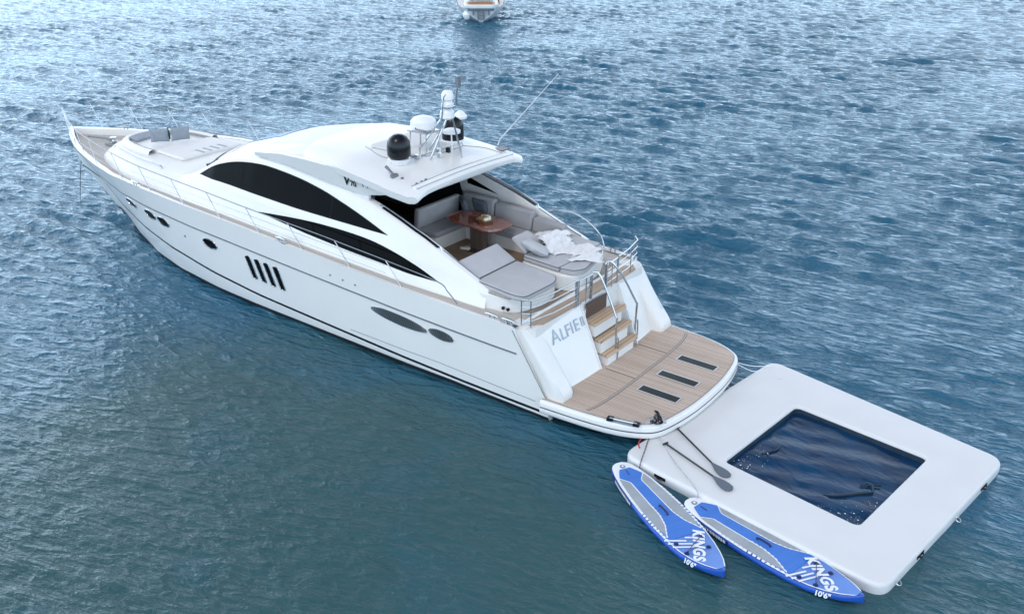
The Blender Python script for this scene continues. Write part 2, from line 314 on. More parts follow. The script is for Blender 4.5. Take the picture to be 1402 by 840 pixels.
def polar_sheet():
    rr = [.5, 2, 4, 6, 7.5]; r = 8.6
    while r < 150: rr.append(r); r *= 1.0042
    while r < 7000: r *= 1.25; rr.append(r)
    fine = np.arange(-44, 44.01, .105); co1 = np.arange(-180, -44, 2.0); co2 = np.arange(46, 180, 2.0)
    th = np.radians(np.concatenate([co1, fine, co2])); rr = np.array(rr)
    Rg, T = np.meshgrid(rr, th, indexing='ij'); X = Rg*np.sin(T); Y = Rg*np.cos(T)
    Z = wave_field(X, Y)
    Z *= 1-smooth01(Rg, 110, 160)
    dxm, dym = X-MX, Y-MY; mx_ = np.cos(MA)*dxm+np.sin(MA)*dym; my_ = -np.sin(MA)*dxm+np.cos(MA)*dym
    d = np.maximum(np.abs(mx_), np.abs(my_)); pool = 1-smooth01(d, 2.3, 3.4); Z = Z*(1-.75*pool)-.06*(1-smooth01(d, 1.7, 2.3))
    nr, na = X.shape; co = np.stack([X, Y, Z], -1).reshape(-1, 3).astype(np.float32)
    i, j = np.meshgrid(np.arange(nr-1), np.arange(na), indexing='ij'); k = (j+1) % na
    q = np.stack([i*na+j, (i+1)*na+j, (i+1)*na+k, i*na+k], -1).reshape(-1, 4)[:, ::-1].astype(np.int32)
    me = bpy.data.meshes.new('sea'); me.vertices.add(len(co)); me.vertices.foreach_set('co', co.ravel())
    me.loops.add(q.size); me.loops.foreach_set('vertex_index', q.ravel()); me.polygons.add(len(q))
    me.polygons.foreach_set('loop_start', np.arange(0, q.size, 4, dtype=np.int32)); me.polygons.foreach_set('use_smooth', np.ones(len(q), bool))
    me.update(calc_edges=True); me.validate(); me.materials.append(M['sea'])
    o = bpy.data.objects.new('sea', me); COL.objects.link(o); tag(o, kind='structure')
    if me.polygons[len(me.polygons)//2].normal.z < 0: me.flip_normals()
polar_sheet()

# ================================================================== MOTOR YACHT (local frame: x forward, y to port, z up)
yacht = empty('motor_yacht', (YX, YY, 0), YA, 'long white motor yacht with black curved side windows, teak decks and swim platform', 'yacht')
I = np.interp
def zs(x): return I(x, [2.3, 3, 4.5, 5.8, 8.7, 10.1, 11.5, 14.4, 15.7, 17, 19, 22.4], [1.84, 1.86, 1.91, 1.97, 2.1, 2.17, 2.23, 2.33, 2.37, 2.39, 2.35, 2.3])
def yd(x): return I(x, [0, 2.5, 3.4, 6, 10, 13, 15, 16.5, 17.5, 18.5, 19.5, 20.5, 21.3, 22.0, 22.3, 22.42], [2.22, 2.23, 2.29, 2.38, 2.44, 2.44, 2.38, 2.25, 2.02, 1.73, 1.4, 1.0, .62, .25, .10, .02])
def zd(x): return zs(x)-I(x, [13.5, 18], [.04, .19])
def yb(x): return I(x, [3.3, 4, 5, 6, 9, 12, 14, 15, 16.2, 17.26, 18.3, 18.97, 19.3], [1.85, 1.93, 2.0, 2.08, 2.14, 2.14, 2.12, 2.07, 1.94, 1.66, 1.3, .95, .0])
def lean(x): return I(x, [3, 11, 12.5, 13.5, 15, 17], [.32, .32, .38, .6, 1.5, 1.6])
def yside(x, z): return yb(x)-lean(x)*(z-zd(x))
# --- hull: level curves from keel to sheer, each ending on the raked stem
stem = lambda z: I(z, [-.9, -.3, 0, .17, .4, .73, 1.1, 1.47, 1.9, 2.3], [17.0, 19.3, 20.1, 20.5, 20.87, 21.26, 21.8, 22.15, 22.36, 22.42])
ywl = lambda x: I(x, [.8, 3, 6, 11, 12.5, 14.4, 15.84, 17.66, 19.2, 20.1], [2.06, 2.1, 2.14, 2.12, 2.06, 1.86, 1.55, .95, .33, .02])
zst = lambda x: I(x, [2, 4.4, 7, 8.6, 10.65, 12.3, 14.4, 16.2, 18, 20, 21], [.16, .21, .30, .36, .44, .56, .75, .93, 1.08, 1.2, 1.27])
def half(x, t):   # t 0 keel .. 1 sheer ; returns (y,z)
    return None
def hull_levels():
    # z as function of x for each level
    lv = [lambda x: I(x, [2, 12, 17, 20], [-.8, -.8, -.75, -.6]), lambda x: -.3, lambda x: -.02, lambda x: min(.13, zst(x)-.09),
          lambda x: zst(x)-.055, lambda x: zst(x), lambda x: zst(x)+.25*(zs(x)-.55-zst(x)), lambda x: zst(x)+.6*(zs(x)-.55-zst(x)), lambda x: zs(x)-.575, lambda x: zs(x)-.54, lambda x: zs(x)-.3, lambda x: zs(x)-.04, lambda x: zs(x)]
    return lv
LV = hull_levels()
def hull_y(x, z):
    """half-breadth of the hull at (x,z)"""
    a, b = ywl(x), yd(x); xs = stem(z)
    if x >= xs: return 0.012
    h = zs(x); t = np.clip(z/h, -1, 1)
    if t < 0: y = a*(1+.55*t/(.8/h)*.8)
    else:
        e = I(x, [6, 13, 17, 21], [.62, .8, 1.15, 1.25]); y = a+(b-a)*t**e
    # close on to the stem
    d = xs-x; cap = .012+1.02*d**.92*I(z, [-.5, .5, 2.3], [.45, .5, .62])/.62*.62
    if d < 2.6: y = min(y, cap) if t > .02 else min(y, .012+.42*d)
    return max(y, .012)
XS = np.concatenate([np.linspace(0, 15, 46), np.linspace(15.25, 19.5, 22), np.linspace(19.65, 22.40, 34)])
def level_row(fn, x0):
    # end x: where the level meets the stem
    xe = 22.4
    for _ in range(30): xe = stem(fn(xe))
    u = np.linspace(0, 1, 90)**.92
    return [(x0+(xe-x0)*k, hull_y(x0+(xe-x0)*k, fn(x0+(xe-x0)*k)), fn(x0+(xe-x0)*k)) for k in u]
def xend(z): return 2.32+max(0, z-.5)*.56 if z > .5 else 2.32
rows = [level_row(f, xend(float(f(2.6)))) for f in LV]
hb = MB()
for i in range(len(rows)-1):
    hb.sheet([rows[i], rows[i+1]], 1 if i < 3 else 0)
# inboard toe and bulwark top
toe = [(x, max(y-I(x, [13, 18], [.075, .16]), .004), z) for x, y, z in rows[-1]]; toe2 = [(x, max(y-.01, .003), z-I(x, [13.5, 18], [.07, .24])) for x, y, z in toe]
hb.sheet([rows[-1], toe]); hb.sheet([toe, toe2])
hb.mirror()
tr = [r[0] for r in rows]; hb.add(tr+[(x, -y, z) for x, y, z in tr[::-1]], [list(range(2*len(tr)))])
hull = hb.build('hull', [M['gel'], M['black']], yacht, 40)
def strip(name, fz, w, mt, off=.006, x0=2.6, x1=None, parent=hull):
    for sg in (1, -1):
        xe = 22.3
        for _ in range(30): xe = stem(fz(xe))
        xe = (xe-.05) if x1 is None else x1
        a, b = [], []
        xx = np.linspace(x0, xe, 110)
        A = [(x, sg*(hull_y(x, fz(x)+w/2)+off), fz(x)+w/2) for x in xx]; B = [(x, sg*(hull_y(x, fz(x)-w/2)+off), fz(x)-w/2) for x in xx]
        A2 = [(x, y-sg*(off+.01), z) for x, y, z in A]; B2 = [(x, y-sg*(off+.01), z) for x, y, z in B]
        MB().sheet([A2, A, B, B2]).build(name, mt, parent)
strip('boot_stripe', lambda x: float(zst(x)), .06, M['stripe'], .007, 2.45)
strip('rubbing_strip', lambda x: float(zs(x))-.55, .03, M['seam'], .016, 3.0)
strip('spray_knuckle', lambda x: float(I(x, [2.5, 5, 8.6], [.36, .46, .46])), .012, M['seam'], .004, 2.6, 7.6)
def on_hull(x, z, sg, off): return (x, sg*(hull_y(x, z)+off), z)
def hull_patch(name, poly, mt, off=.008, rim=None, parent=hull, label=None):
    for sg in (1, -1):
        c = np.mean(np.array(poly), 0)
        P = [on_hull(x, z, sg, off) for x, z in poly]; Q = [on_hull(x, z, sg, -.03) for x, z in poly]
        n = len(poly); b = MB().add(P+[on_hull(*c, sg, off)], [(i, (i+1) % n, n) for i in range(n)]); b.sheet([Q, P], closed=True)
        o = b.build(name, mt, parent, 50)
        if rim:
            P3 = [on_hull(c[0]+(x-c[0])*1.0, c[1]+(z-c[1])*1.0, sg, off) for x, z in poly]
            MB().tube(P3, rim, 6, closed=True).build('frame', M['chrome'] if rim > .011 else M['seam'], o)
def ell(cx, cz, a, b, tilt=0, n=24): return [(cx+a*math.cos(t)*math.cos(tilt)-b*math.sin(t)*math.sin(tilt), cz+a*math.cos(t)*math.sin(tilt)+b*math.sin(t)*math.cos(tilt)) for t in [2*math.pi*k/n for k in range(n)]]
for cx, cz in ((16.03, 1.62), (14.97, 1.56), (14.33, 1.51), (12.28, 1.42)):
    hull_patch('porthole', ell(cx, cz, .27, .125, .06), M['glass'], rim=.014)
for k in range(4):
    x = 10.79-.328*k; z = 1.17-.012*k
    hull_patch('hull_window', rpoly([(x+.13, z+.29), (x-.06, z+.31), (x-.18, z-.27), (x+.0, z-.29)], .07), M['glass'], rim=.012)
# exhaust grilles: ellipse backing with slanted chrome slats
def grille(cx, cz, a, b):
    for sg in (1, -1):
        P = ell(cx, cz, a, b, .07, 30); n = len(P); pts = [on_hull(x, z, sg, .006) for x, z in P]
        o = MB().add(pts+[on_hull(cx, cz, sg, .006)], [(i, (i+1) % n, n) for i in range(n)]).build('vent_grille', M['blackplast'], hull)
        MB().tube([on_hull(x, z, sg, .010) for x, z in P], .009, 6, closed=True).build('frame', M['chrome'], o)
        s = MB(); N = int(2*a/.055)
        for k in range(1, N):
            u = -a+2*a*k/N; h = b*math.sqrt(max(0, 1-(u/a)**2))*.95; x0 = cx+u
            s.tube([on_hull(x0+.03, cz+.07*u+h, sg, .013), on_hull(x0-.03, cz+.07*u-h, sg, .013)], .011, 5)
        s.build('slats', M['chrome'], o)
grille(6.02, 1.19, .78, .125); grille(4.87, 1.16, .32, .105)
for x, z in ((7.95, 1.72), (7.57, 1.70), (7.2, 1.68)):
    for sg in (1, -1): MB().lathe([(.001, -.01), (.022, -.01), (.022, .012), (.001, .012)], on_hull(x, z, sg, 0), 10, M=Matrix.Rotation(R(-90*sg), 4, 'X')).build('drain_outlet', M['seam'], hull)
MB().lathe([(.001, -.01), (.03, -.01), (.03, .012), (.001, .012)], on_hull(13.4, 1.35, 1, 0), 10, M=Matrix.Rotation(R(-90), 4, 'X')).build('drain_outlet', M['seam'], hull)
# --- decks
def deck_strip(x0, x1, fin, n=60):
    xx = np.linspace(x0, x1, n); o = []
    for sg in (1, -1):
        o.append(([(x, sg*max(hull_y(x, zs(x))-I(x, [13, 18], [.07, .165]), .003), zd(x)-.005) for x in xx], [(x, sg*max(min(fin(x), hull_y(x, zs(x))-I(x, [13, 18], [.09, .175])), .0), zd(x)-.004) for x in xx]))
    return o
b = MB()
for a, c in deck_strip(3.12, 22.15, lambda x: 0 if (x > 17.6) else max(yb(x)-.25, 0), 150): b.sheet([a, c])
b.build('side_deck', M['teakdeck'], yacht, 60)
AD = [(2.74, -1.72), (2.70, -.93), (2.73, -.92), (2.75, 0), (2.73, .46), (2.70, .47), (2.74, 1.72), (3.0, 2.0), (3.3, 2.1), (4.1, 2.1), (4.1, -2.1), (3.3, -2.1), (3.0, -2.0)]
MB().prism(AD, 1.80, 1.812).build('aft_deck', [M['teakaft']], yacht, 30)
MB().prism([(2.735, -1.98), (2.71, -.95), (2.745, 0), (2.71, .5), (2.735, 1.98), (2.95, 2.14), (4.1, 2.14), (4.1, -2.14), (2.95, -2.14)], 1.62, 1.798).build('aft_deck_moulding', M['gel2'], yacht, 30)
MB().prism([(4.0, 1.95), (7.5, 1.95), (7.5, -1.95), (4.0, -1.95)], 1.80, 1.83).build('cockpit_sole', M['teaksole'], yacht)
# foredeck joint lines
# --- foredeck trunk
ytop = lambda x: I(x, [12, 13, 14, 15, 16.5, 17.9, 18.5, 18.8, 18.95], [1.75, 1.7, 1.58, 1.45, 1.28, 1.0, .7, .36, .02])
ztop = lambda x: I(x, [12, 15, 17.9, 18.5, 18.95], [2.66, 2.66, 2.64, 2.58, 2.5])
rows_ = []
for x in np.concatenate([np.linspace(12.6, 17.5, 26), np.linspace(17.7, 18.9, 16)]):
    # front of the trunk is rounded: base runs a little further forward than the top
    xb = x+.4*max(0, (x-17.5)/1.4)
    h = [(xb, yb(xb), zd(xb)-.06), (xb, max(yb(xb)-.03, 0), zd(xb)+.05)]
    y0, y1, z0, z1 = max(yb(xb)-.03, 0), ytop(x), zd(xb)+.05, ztop(x)
    for t in (.35, .7, .9): h.append((xb+(x-xb)*t, y0+(y1-y0)*t, z0+(z1-z0)*(t+.10*math.sin(math.pi*t))))
    h += [(x, y1, z1), (x, y1*.9, z1+.015), (x, y1*.5, z1+.045), (x, 0, z1+.055)]
    rows_.append(h+[(a, -c, d) for a, c, d in h[-2::-1]])
trunk = MB().sheet(rows_); trunk.f.append(list(range(len(trunk.v)-len(rows_[0]), len(trunk.v)))); trunk.m.append(0)
trunk = trunk.build('foredeck_trunk', M['gel2'], yacht, 60)
for sg in (1, -1):
    MB().tube(cr([(17.95, sg*1.13, 2.62), (17.8, sg*1.14, 2.69), (16.43, sg*1.43, 2.70), (15.2, sg*1.56, 2.71), (15.05, sg*1.58, 2.63)], 8), .016).build('grab_rail', M['chrome'], trunk)
# seating well: raised coaming ring, grey lining, cushions
ring = cr([(16.3, 1.02, 2.7), (17.2, .95, 2.7), (18.0, .72, 2.68), (18.4, .3, 2.66), (18.42, -.3, 2.66), (18.0, -.72, 2.68), (17.2, -.95, 2.7), (16.3, -1.02, 2.7)], 6)
b = MB(); sec = [(-.10, -.08), (-.09, .05), (-.04, .085), (.03, .085), (.09, .05), (.13, -.06)]; rws = []
for i, p in enumerate(ring):
    t = Vector(ring[min(i+1, len(ring)-1)])-Vector(ring[max(i-1, 0)]); t.normalize(); nrm = Vector((t.y, -t.x, 0))*-1
    rws.append([(p[0]+nrm.x*u, p[1]+nrm.y*u, p[2]+w) for u, w in sec])
well = b.sheet(rws).build('seat_coaming', M['gel2'], trunk, 60)
lin = [(p[0]*.965+.59, p[1]*.885, p[2]) for p in ring]
MB().sheet([[(x, y, z-.03) for x, y, z in lin], [(x, y, z+.06) for x, y, z in lin]]).build('backrest_lining', M['fab2'], well, 60)
MB().prism(rpoly([(17.65, .62), (18.15, .5), (18.3, .2), (18.3, -.25), (18.1, -.6), (17.6, -.7), (17.75, 0)], .08), 2.69, 2.76).build('seat_cushion', M['pillow'], well, bevel=.03)
MB().prism(rpoly([(14.95, .98), (16.3, .9), (16.42, 0), (16.3, -.9), (14.95, -.98)], .12), 2.69, 2.775).build('sun_pad', M['cover'], trunk, bevel=.035)
for k in range(4):
    MB().box(15.02, 15.42, .26-.24*k-.035, .26-.24*k+.035, 2.775, 2.783).build('tread_strip', M['greyplast'], trunk)
MB().box(14.99, 15.45, -.62, .42, 2.766, 2.778).build('step_panel', M['nonskid'], trunk)
# bow gear
MB().tube([(21.0, .2, 2.26), (20.2, .1, 2.31), (19.9, .07, 2.28)], [.03, .035, .05]).build('anchor_roller', M['seam'], yacht)
w_ = MB().lathe([(.001, 0), (.12, 0), (.12, .04), (.07, .06), (.06, .12), (.1, .15), (.1, .18), (.001, .19)], (19.85, .05, 2.20), 14).build('windlass', M['chrome'], yacht)
MB().box(19.65, 20.05, -.14, .24, 2.165, 2.20).build('base_plate', M['greyplast'], w_)
def cleat(x, y, z, rz=0):
    Mx = Matrix.Translation((x, y, z)) @ Matrix.Rotation(rz, 4, 'Z')
    pts = [Mx @ Vector(p) for p in ((-.17, 0, .075), (-.07, 0, .085), (.07, 0, .085), (.17, 0, .075))]
    b = MB().tube(pts, [.016, .022, .022, .016])
    for s in (-.06, .06): b.tube([Mx @ Vector((s, 0, -.01)), Mx @ Vector((s, 0, .085))], .02)
    b.box(-.2, .2, -.045, .045, -.012, .008, Mx)
    b.build('cleat', M['chrome'], yacht)
for x in (15.2, 9.5):
    for sg in (1, -1): cleat(x, sg*(yd(x)-.05), zs(x), -.06*sg)
for sg in (1, -1): cleat(20.6, sg*(yd(20.6)-.10), zs(20.6), -.42*sg)
for x, y in ((3.62, 2.2), (3.2, 2.2)):
    for sg in (1, -1): cleat(x, sg*y, 1.865, -.03)

# --- deckhouse side walls with the sweeping arch
ZT = ([3.9, 4.09, 4.36, 4.94, 5.73, 6.46, 7.18, 7.88, 8.55, 9.24, 9.98, 10.69, 11.3, 11.9, 12.5, 13.06, 13.5, 14.2, 15], [2.15, 2.24, 2.33, 2.55, 2.86, 3.09, 3.29, 3.44, 3.56, 3.62, 3.66, 3.66, 3.61, 3.5, 3.31, 3.02, 2.82, 2.62, 2.5])
zt = lambda x: I(x, *ZT)
walls = {}
for sg in (1, -1):
    rows_ = []
    for x in np.concatenate([np.linspace(4.02, 12, 70), np.linspace(12.1, 13.9, 24)]):
        z0, z1 = zd(x)-.1, zt(x); ring = []
        th = I(x, [4, 5.5, 13.9], [.16, .22, .2])
        zz = np.linspace(z0, z1, 9)
        o = [(x, sg*yside(x, z), z) for z in zz]; o[-1] = (x, sg*(yside(x, z1)-.03), z1); o.insert(-1, (x, sg*yside(x, z1-.035), z1-.035))
        i_ = [(x, sg*(yside(x, z)-th), z) for z in zz[::-1]]; i_[0] = (x, sg*(yside(x, z1)-th+.04), z1)
        rows_.append(o+i_)
    wl = MB().loft(rows_).build('side_wall', M['gel'], yacht, 40)
    walls[sg] = wl
def wall_patch(name, poly, mt, parent_, sg, off=.006, rimw=None, n_in=4):
    P0 = [np.array(p) for p in poly]; c = np.mean(P0, 0); n = len(poly); b = MB(); rws = []
    rws.append([(p[0], sg*(yside(*p)-.02), p[1]) for p in P0])
    rws.append([(p[0], sg*(yside(*p)+off), p[1]) for p in P0])
    b.sheet(rws, closed=True)
    return b, P0
def glass_band(name, top, bot, sg, off, parent_, mt):
    """window between an upper and a lower curve, laid on the leaning wall"""
    xs_ = np.linspace(top[0][0], top[-1][0], 60)
    T = sorted(top); B = sorted(bot); tx, tz = zip(*T); bx, bz = zip(*B); rws = []
    for x in xs_:
        a, c = I(x, tx, tz), I(x, bx, bz); a = max(a, c+.001)
        rws.append([(x, sg*(yside(x, z)+off), z) for z in np.linspace(c, a, 6)])
    ed = [r[0] for r in rws]+[r[-1] for r in rws[::-1]]
    b = MB().sheet(rws); b.sheet([ed, [(x, y-sg*(off+.01), z) for x, y, z in ed]], closed=True)
    return b.build(name, mt, parent_, 40)
W1T = cr([(13.08, 2.905), (12.51, 3.2), (11.89, 3.39), (11.29, 3.49), (10.69, 3.53), (9.98, 3.495), (9.3, 3.425), (8.68, 3.32), (8.18, 3.2), (7.68, 3.07), (7.2, 2.93), (6.68, 2.765)], 5)
W1B = cr([(13.08, 2.905), (12.6, 2.90), (11.82, 2.895), (10.64, 2.85), (9.57, 2.81), (8.56, 2.79), (7.61, 2.775), (6.68, 2.765)], 5)
W2T = cr([(10.66, 2.5), (9.93, 2.56), (9.12, 2.61), (8.52, 2.625), (7.7, 2.615), (7.02, 2.57), (6.34, 2.46), (5.76, 2.32), (5.17, 2.12)], 5)
W2B = cr([(10.66, 2.5), (9.8, 2.42), (9.2, 2.36), (8.46, 2.3), (7.62, 2.24), (6.71, 2.19), (5.93, 2.14), (5.17, 2.12)], 5)
for sg in (1, -1):
    g1 = glass_band('side_window', W1T, W1B, sg, .006, walls[sg], M['glass'])
    MB().tube([(x, sg*(yside(x, z)+.006), z) for x, z in W1T], .009, 6).build('window_trim', M['blackplast'], g1)
    for xm in (11.35, 8.35):
        MB().sheet([[(xm+dx, sg*(yside(xm, z)+.0075), z) for z in np.linspace(I(xm, [6.6, 13], [2.78, 2.91])+.0, I(xm, [8.35, 11.35], [3.245, 3.47]), 5)] for dx in (-.035, .035)]).build('window_mullion', M['mull'], g1)
    glass_band('lower_window', W2T, W2B, sg, .006, walls[sg], M['glass'])
    # chrome handrail with dark base along the top of the arch
    xs_ = np.linspace(7.05, 5.35, 16); top = [(x, sg*(yside(x, zt(x))-.09), zt(x)+.06) for x in xs_]
    MB().tube([(top[0][0]+.03, top[0][1], top[0][2]-.08)]+top+[(top[-1][0]-.03, top[-1][1], top[-1][2]-.09)], .018).build('arch_handrail', M['chrome'], walls[sg])
    xs_ = np.linspace(7.0, 5.4, 14)
    MB().sheet([[(x, sg*(yside(x, zt(x))-.14), zt(x)+.008) for x in xs_], [(x, sg*(yside(x, zt(x))-.05), zt(x)+.008) for x in xs_]]).build('arch_groove', M['blackplast'], walls[sg])
    # coaming seam behind the arch
    xs_ = np.linspace(5.3, 4.15, 12)
    MB().tube([(x, sg*(yside(x, zt(x))-.13), zt(x)+.006) for x in xs_], .012, 6).build('coaming_trim', M['seam'], walls[sg])
# dark triangular light in the inner face of the starboard arch
for sg in (1, -1):
    tri = [(7.35, 2.92), (7.3, 3.12), (6.45, 2.82)]
    f_ = lambda x, z: sg*(yside(x, z)-I(x, [4, 5.5, 13.9], [.16, .22, .2]))
    MB().extr([(x, f_(x, z)-sg*.012, z) for x, z in tri], (0, sg*.02, 0)).build('arch_light', M['glass'], walls[sg])

# --- roof skin
zc = lambda s: I(s, [5.8, 6.8, 8, 9.2, 10.2, 11.5, 12.5, 13.4, 14.0, 14.45], [3.87, 4.0, 4.14, 4.18, 4.10, 3.86, 3.58, 3.22, 2.95, 2.735])
kk = lambda s: I(s, [9, 12, 13.5, 14.45], [0, .08, .3, .6])
def roof_row(s, n=14):
    x = s; y = 1.7
    for _ in range(40): x = s-kk(s)*y*y; y = yside(x, zt(x))-.02
    z1 = min(zt(x)-.015, zc(s)-.02); h = []
    for u in np.sin(np.linspace(0, math.pi/2, n)):
        z = z1+(zc(s)-z1)*(1-u**I(s, [9.8, 12.3], [2.9, 2]))**I(s, [9.8, 12.3], [.42, 1]); h.append((s-kk(s)*(u*y)**2, u*y, z))
    return [(a, -c, d) for a, c, d in h[:0:-1]]+h
def roof_pt(s, v):
    h = roof_row(s); ys = [p[1] for p in h]; i = np.array(h); y = v
    return (float(I(y, ys, i[:, 0])), y, float(I(y, ys, i[:, 2])))
ss = np.concatenate([np.linspace(7.35, 12, 30), np.linspace(12.1, 14.45, 30)])
rr_ = [roof_row(s) for s in ss]
b = MB().sheet(rr_)
inner = [[(x, y*.97, z-.07) for x, y, z in r] for r in rr_[:40]]
b.sheet(inner); b.sheet([rr_[0], inner[0]])
roof = b.build('roof', M['gel'], yacht, 50)
# windscreen under white mesh cover, glazing, wiper and base gasket
def roof_patch(name, s0, s1, v0, v1, off, mt, par, n=10, taper=0):
    rws = []
    for s in np.linspace(s0, s1, n):
        t = (s-s0)/(s1-s0)
        rws.append([(lambda p: (p[0], p[1], p[2]+off))(roof_pt(s, v)) for v in np.linspace(v0+taper*t*(v1-v0), v1-taper*t*(v1-v0)*.2, 9)])
    ed = rws[0]+[r[-1] for r in rws[1:-1]]+rws[-1][::-1]+[r[0] for r in rws[-2:0:-1]]
    bb = MB().sheet(rws); bb.sheet([ed, [(x, y, z-off-.02) for x, y, z in ed]], closed=True)
    return bb.build(name, mt, par, 50)
wc = roof_patch('windscreen_cover', 12.72, 13.3, -1.25, 1.25, .012, M['cover'], roof, 14)
roof_patch('roof_glass', 11.35, 12.6, -.30, .62, .014, M['roofglass'], roof)
roof_patch('roof_glass', 11.35, 12.6, -1.25, -.38, .014, M['roofglass'], roof)
roof_patch('sunroof_panel', 8.55, 11.2, -1.05, 1.1, .012, M['gel2'], roof, 16)
gk = [roof_pt(float(I(v, [-.9, -.5, 0, .7, 1.3], [13.35, 13.4, 13.55, 13.95, 14.42])), v) for v in np.linspace(-.9, 1.32, 31)]
MB().tube([(x+.01, y, z+.012) for x, y, z in gk], .022, 6).build('windscreen_gasket', M['seam'], roof)
for v in (.95, -.6):
    p = roof_pt(14.40, v); q = roof_pt(13.85, v+.25)
    a = MB().tube([(p[0]+.03, p[1], p[2]+.05), (q[0], q[1], q[2]+.06), (q[0]-.25, q[1]+.02, q[2]+.17)], .014, 6)
    a.box(p[0]-.05, p[0]+.06, p[1]-.05, p[1]+.05, p[2], p[2]+.08); a.build('wiper', M['blackplast'], roof)
for s, v in ((9.35, 1.46), (8.75, 1.52)):
    p = roof_pt(s, v); MB().lathe([(.001, 0), (.03, 0), (.028, .03), (.001, .035)], (p[0], p[1], p[2]-.005), 10).build('deck_light', M['seam'], roof)
# --- hardtop slab with its side fascia
def ht_z(x, y): return zc(x)+.02-.10*(y/1.9)**2-.0*x
ye_h = lambda x: I(x, [5.86, 6.0, 6.5, 8, 9.6], [1.78, 1.90, 1.93, 1.83, 1.55])
rws_t, rws_b = [], []
def edge_drop(x): return I(x, [5.86, 5.95, 7, 8.4, 9.6], [0, 0, .0, .05, .22])
for x in [5.86, 5.90, 6.0, 6.2, 6.5, 6.8, 7.2, 7.6, 8.0, 8.4, 8.8, 9.2, 9.6]:
    y = ye_h(x); row = []
    for u in np.linspace(-1, 1, 21):
        z = ht_z(x, u*y)-edge_drop(x)*abs(u)**6-(.07 if abs(u) > .99 else (.02 if abs(u) > .89 else 0))-(.04 if x < 5.88 else 0)
        row.append((x-.10*0, u*y, z))
    rws_t.append(row); th = .15 if x > 5.88 else .08
    rws_b.append([(a, c*.985, min(d, zc(x)-.02)-th) for a, c, d in row])
b = MB().sheet(rws_t); b.sheet(rws_b)
ed = lambda q: q[0]+[r[-1] for r in q[1:-1]]+q[-1][::-1]+[r[0] for r in q[-2:0:-1]]
b.sheet([ed(rws_t), ed(rws_b)], closed=True)
hard = b.build('hardtop', M['gel'], yacht, 40)
# raised rear lip and the moulded line of the recessed panel
MB().tube(cr([(6.06, 1.62, ht_z(6.06, 1.62)-.0), (6.03, .8, ht_z(6.03, .8)), (6.02, 0, ht_z(6.02, 0)), (6.03, -.8, ht_z(6.03, .8)), (6.06, -1.62, ht_z(6.06, 1.62))], 6), .05, 8).build('rear_lip', M['gel'], hard)
def htline(pts, r=.009): return MB().tube([(x, y, ht_z(x, y)+.002) for x, y in cr(pts, 5)], r, 5).build('panel_seam', M['greyplast'], hard)
for xl in (6.12, 5.955): htline([(xl+.03, 1.6), (xl, .8), (xl, -.8), (xl+.03, -1.6)], .007)
htline([(8.3, .75), (7.55, .95), (7.15, .55)]); htline([(7.15, .55), (6.9, -.1), (6.95, -1.0)]); htline([(6.95, -1.0), (6.6, -1.35), (6.15, -1.4)]); htline([(6.95, -1.0), (7.6, -1.45), (8.3, -1.5)])
MB().prism(rpoly([(7.05, .45), (8.2, .75), (8.3, -1.4), (7.05, -1.0)], .12), 0, .03, Matrix.Translation((0, 0, 0)) @ Matrix(((1, 0, 0, 0), (0, 1, 0, 0), (.10, 0, 1, ht_z(7.0, 0)-.69), (0, 0, 0, 1)))).build('mast_plinth', M['nonskid'], hard, bevel=.012)
MB().prism([(6.25, -1.50), (6.55, -1.52), (6.5, -1.78), (6.22, -1.78)], ht_z(6.4, 1.6)-.01, ht_z(6.4, 1.6)+.012).build('speaker_panel', M['teakdark'], hard)
for sg in (1, -1):
    fzt = lambda x: I(x, [6.5, 7.3, 8.4, 9.2, 10, 11], [3.80, 3.87, 3.95, 3.96, 3.93, 3.78])
    fzb = lambda x: I(x, [6.5, 6.86, 7.39, 7.85, 8.5, 9.2, 10, 11], [3.73, 3.56, 3.455, 3.46, 3.54, 3.63, 3.72, 3.70])
    fo_ = lambda x: I(x, [6.5, 7.4, 8.6, 9.6, 11], [.06, .05, .045, .0, -.09])
    fy = lambda x, z: yside(max(x, 7.2), 3.5)+fo_(x)+.09*(z-3.5)/.4
    rw = []
    for x in np.linspace(6.52, 11.0, 46):
        zz = np.linspace(fzb(x), fzt(x), 6); rw.append([(x, sg*fy(x, z), z) for z in zz]+[(x, sg*(fy(x, z)-.10), z) for z in zz[::-1]])
    o = MB().loft(rw).build('roof_fascia', M['gel'], hard, 50)
    ex = (-1, 0, 0) if sg > 0 else (1, 0, 0)
    y = fy(7.9, 3.62)+.006
    for tx, sz, dx, dz, sh in (('V', .31, 0, 0, .35), ('70', .18, -.21, 0.0, .1)):
        xx = 8.02+dx if sg > 0 else 7.75-dx
        text('model_badge', tx, sz, M['badge'], o, frame((xx, sg*y, 3.60+dz), ex, (0, sg*.25, 1)), .006, sh, 1, .006 if tx == 'V' else .002)
    MB().tube([(7.46, sg*(y+.002), 3.72), (7.42, sg*(y+.002), 3.645)], .008, 5).build('model_badge', M['badge'], o)
    a = np.linspace(2.2, -1.2, 9); MB().tube([(7.33-.035*math.cos(t), sg*(y+.004), 3.665+.045*math.sin(t)) for t in a], .007, 5).build('model_badge', M['seam'], o)
    for x, s_ in ((6.2, 1), (6.35, 1)):
        pass
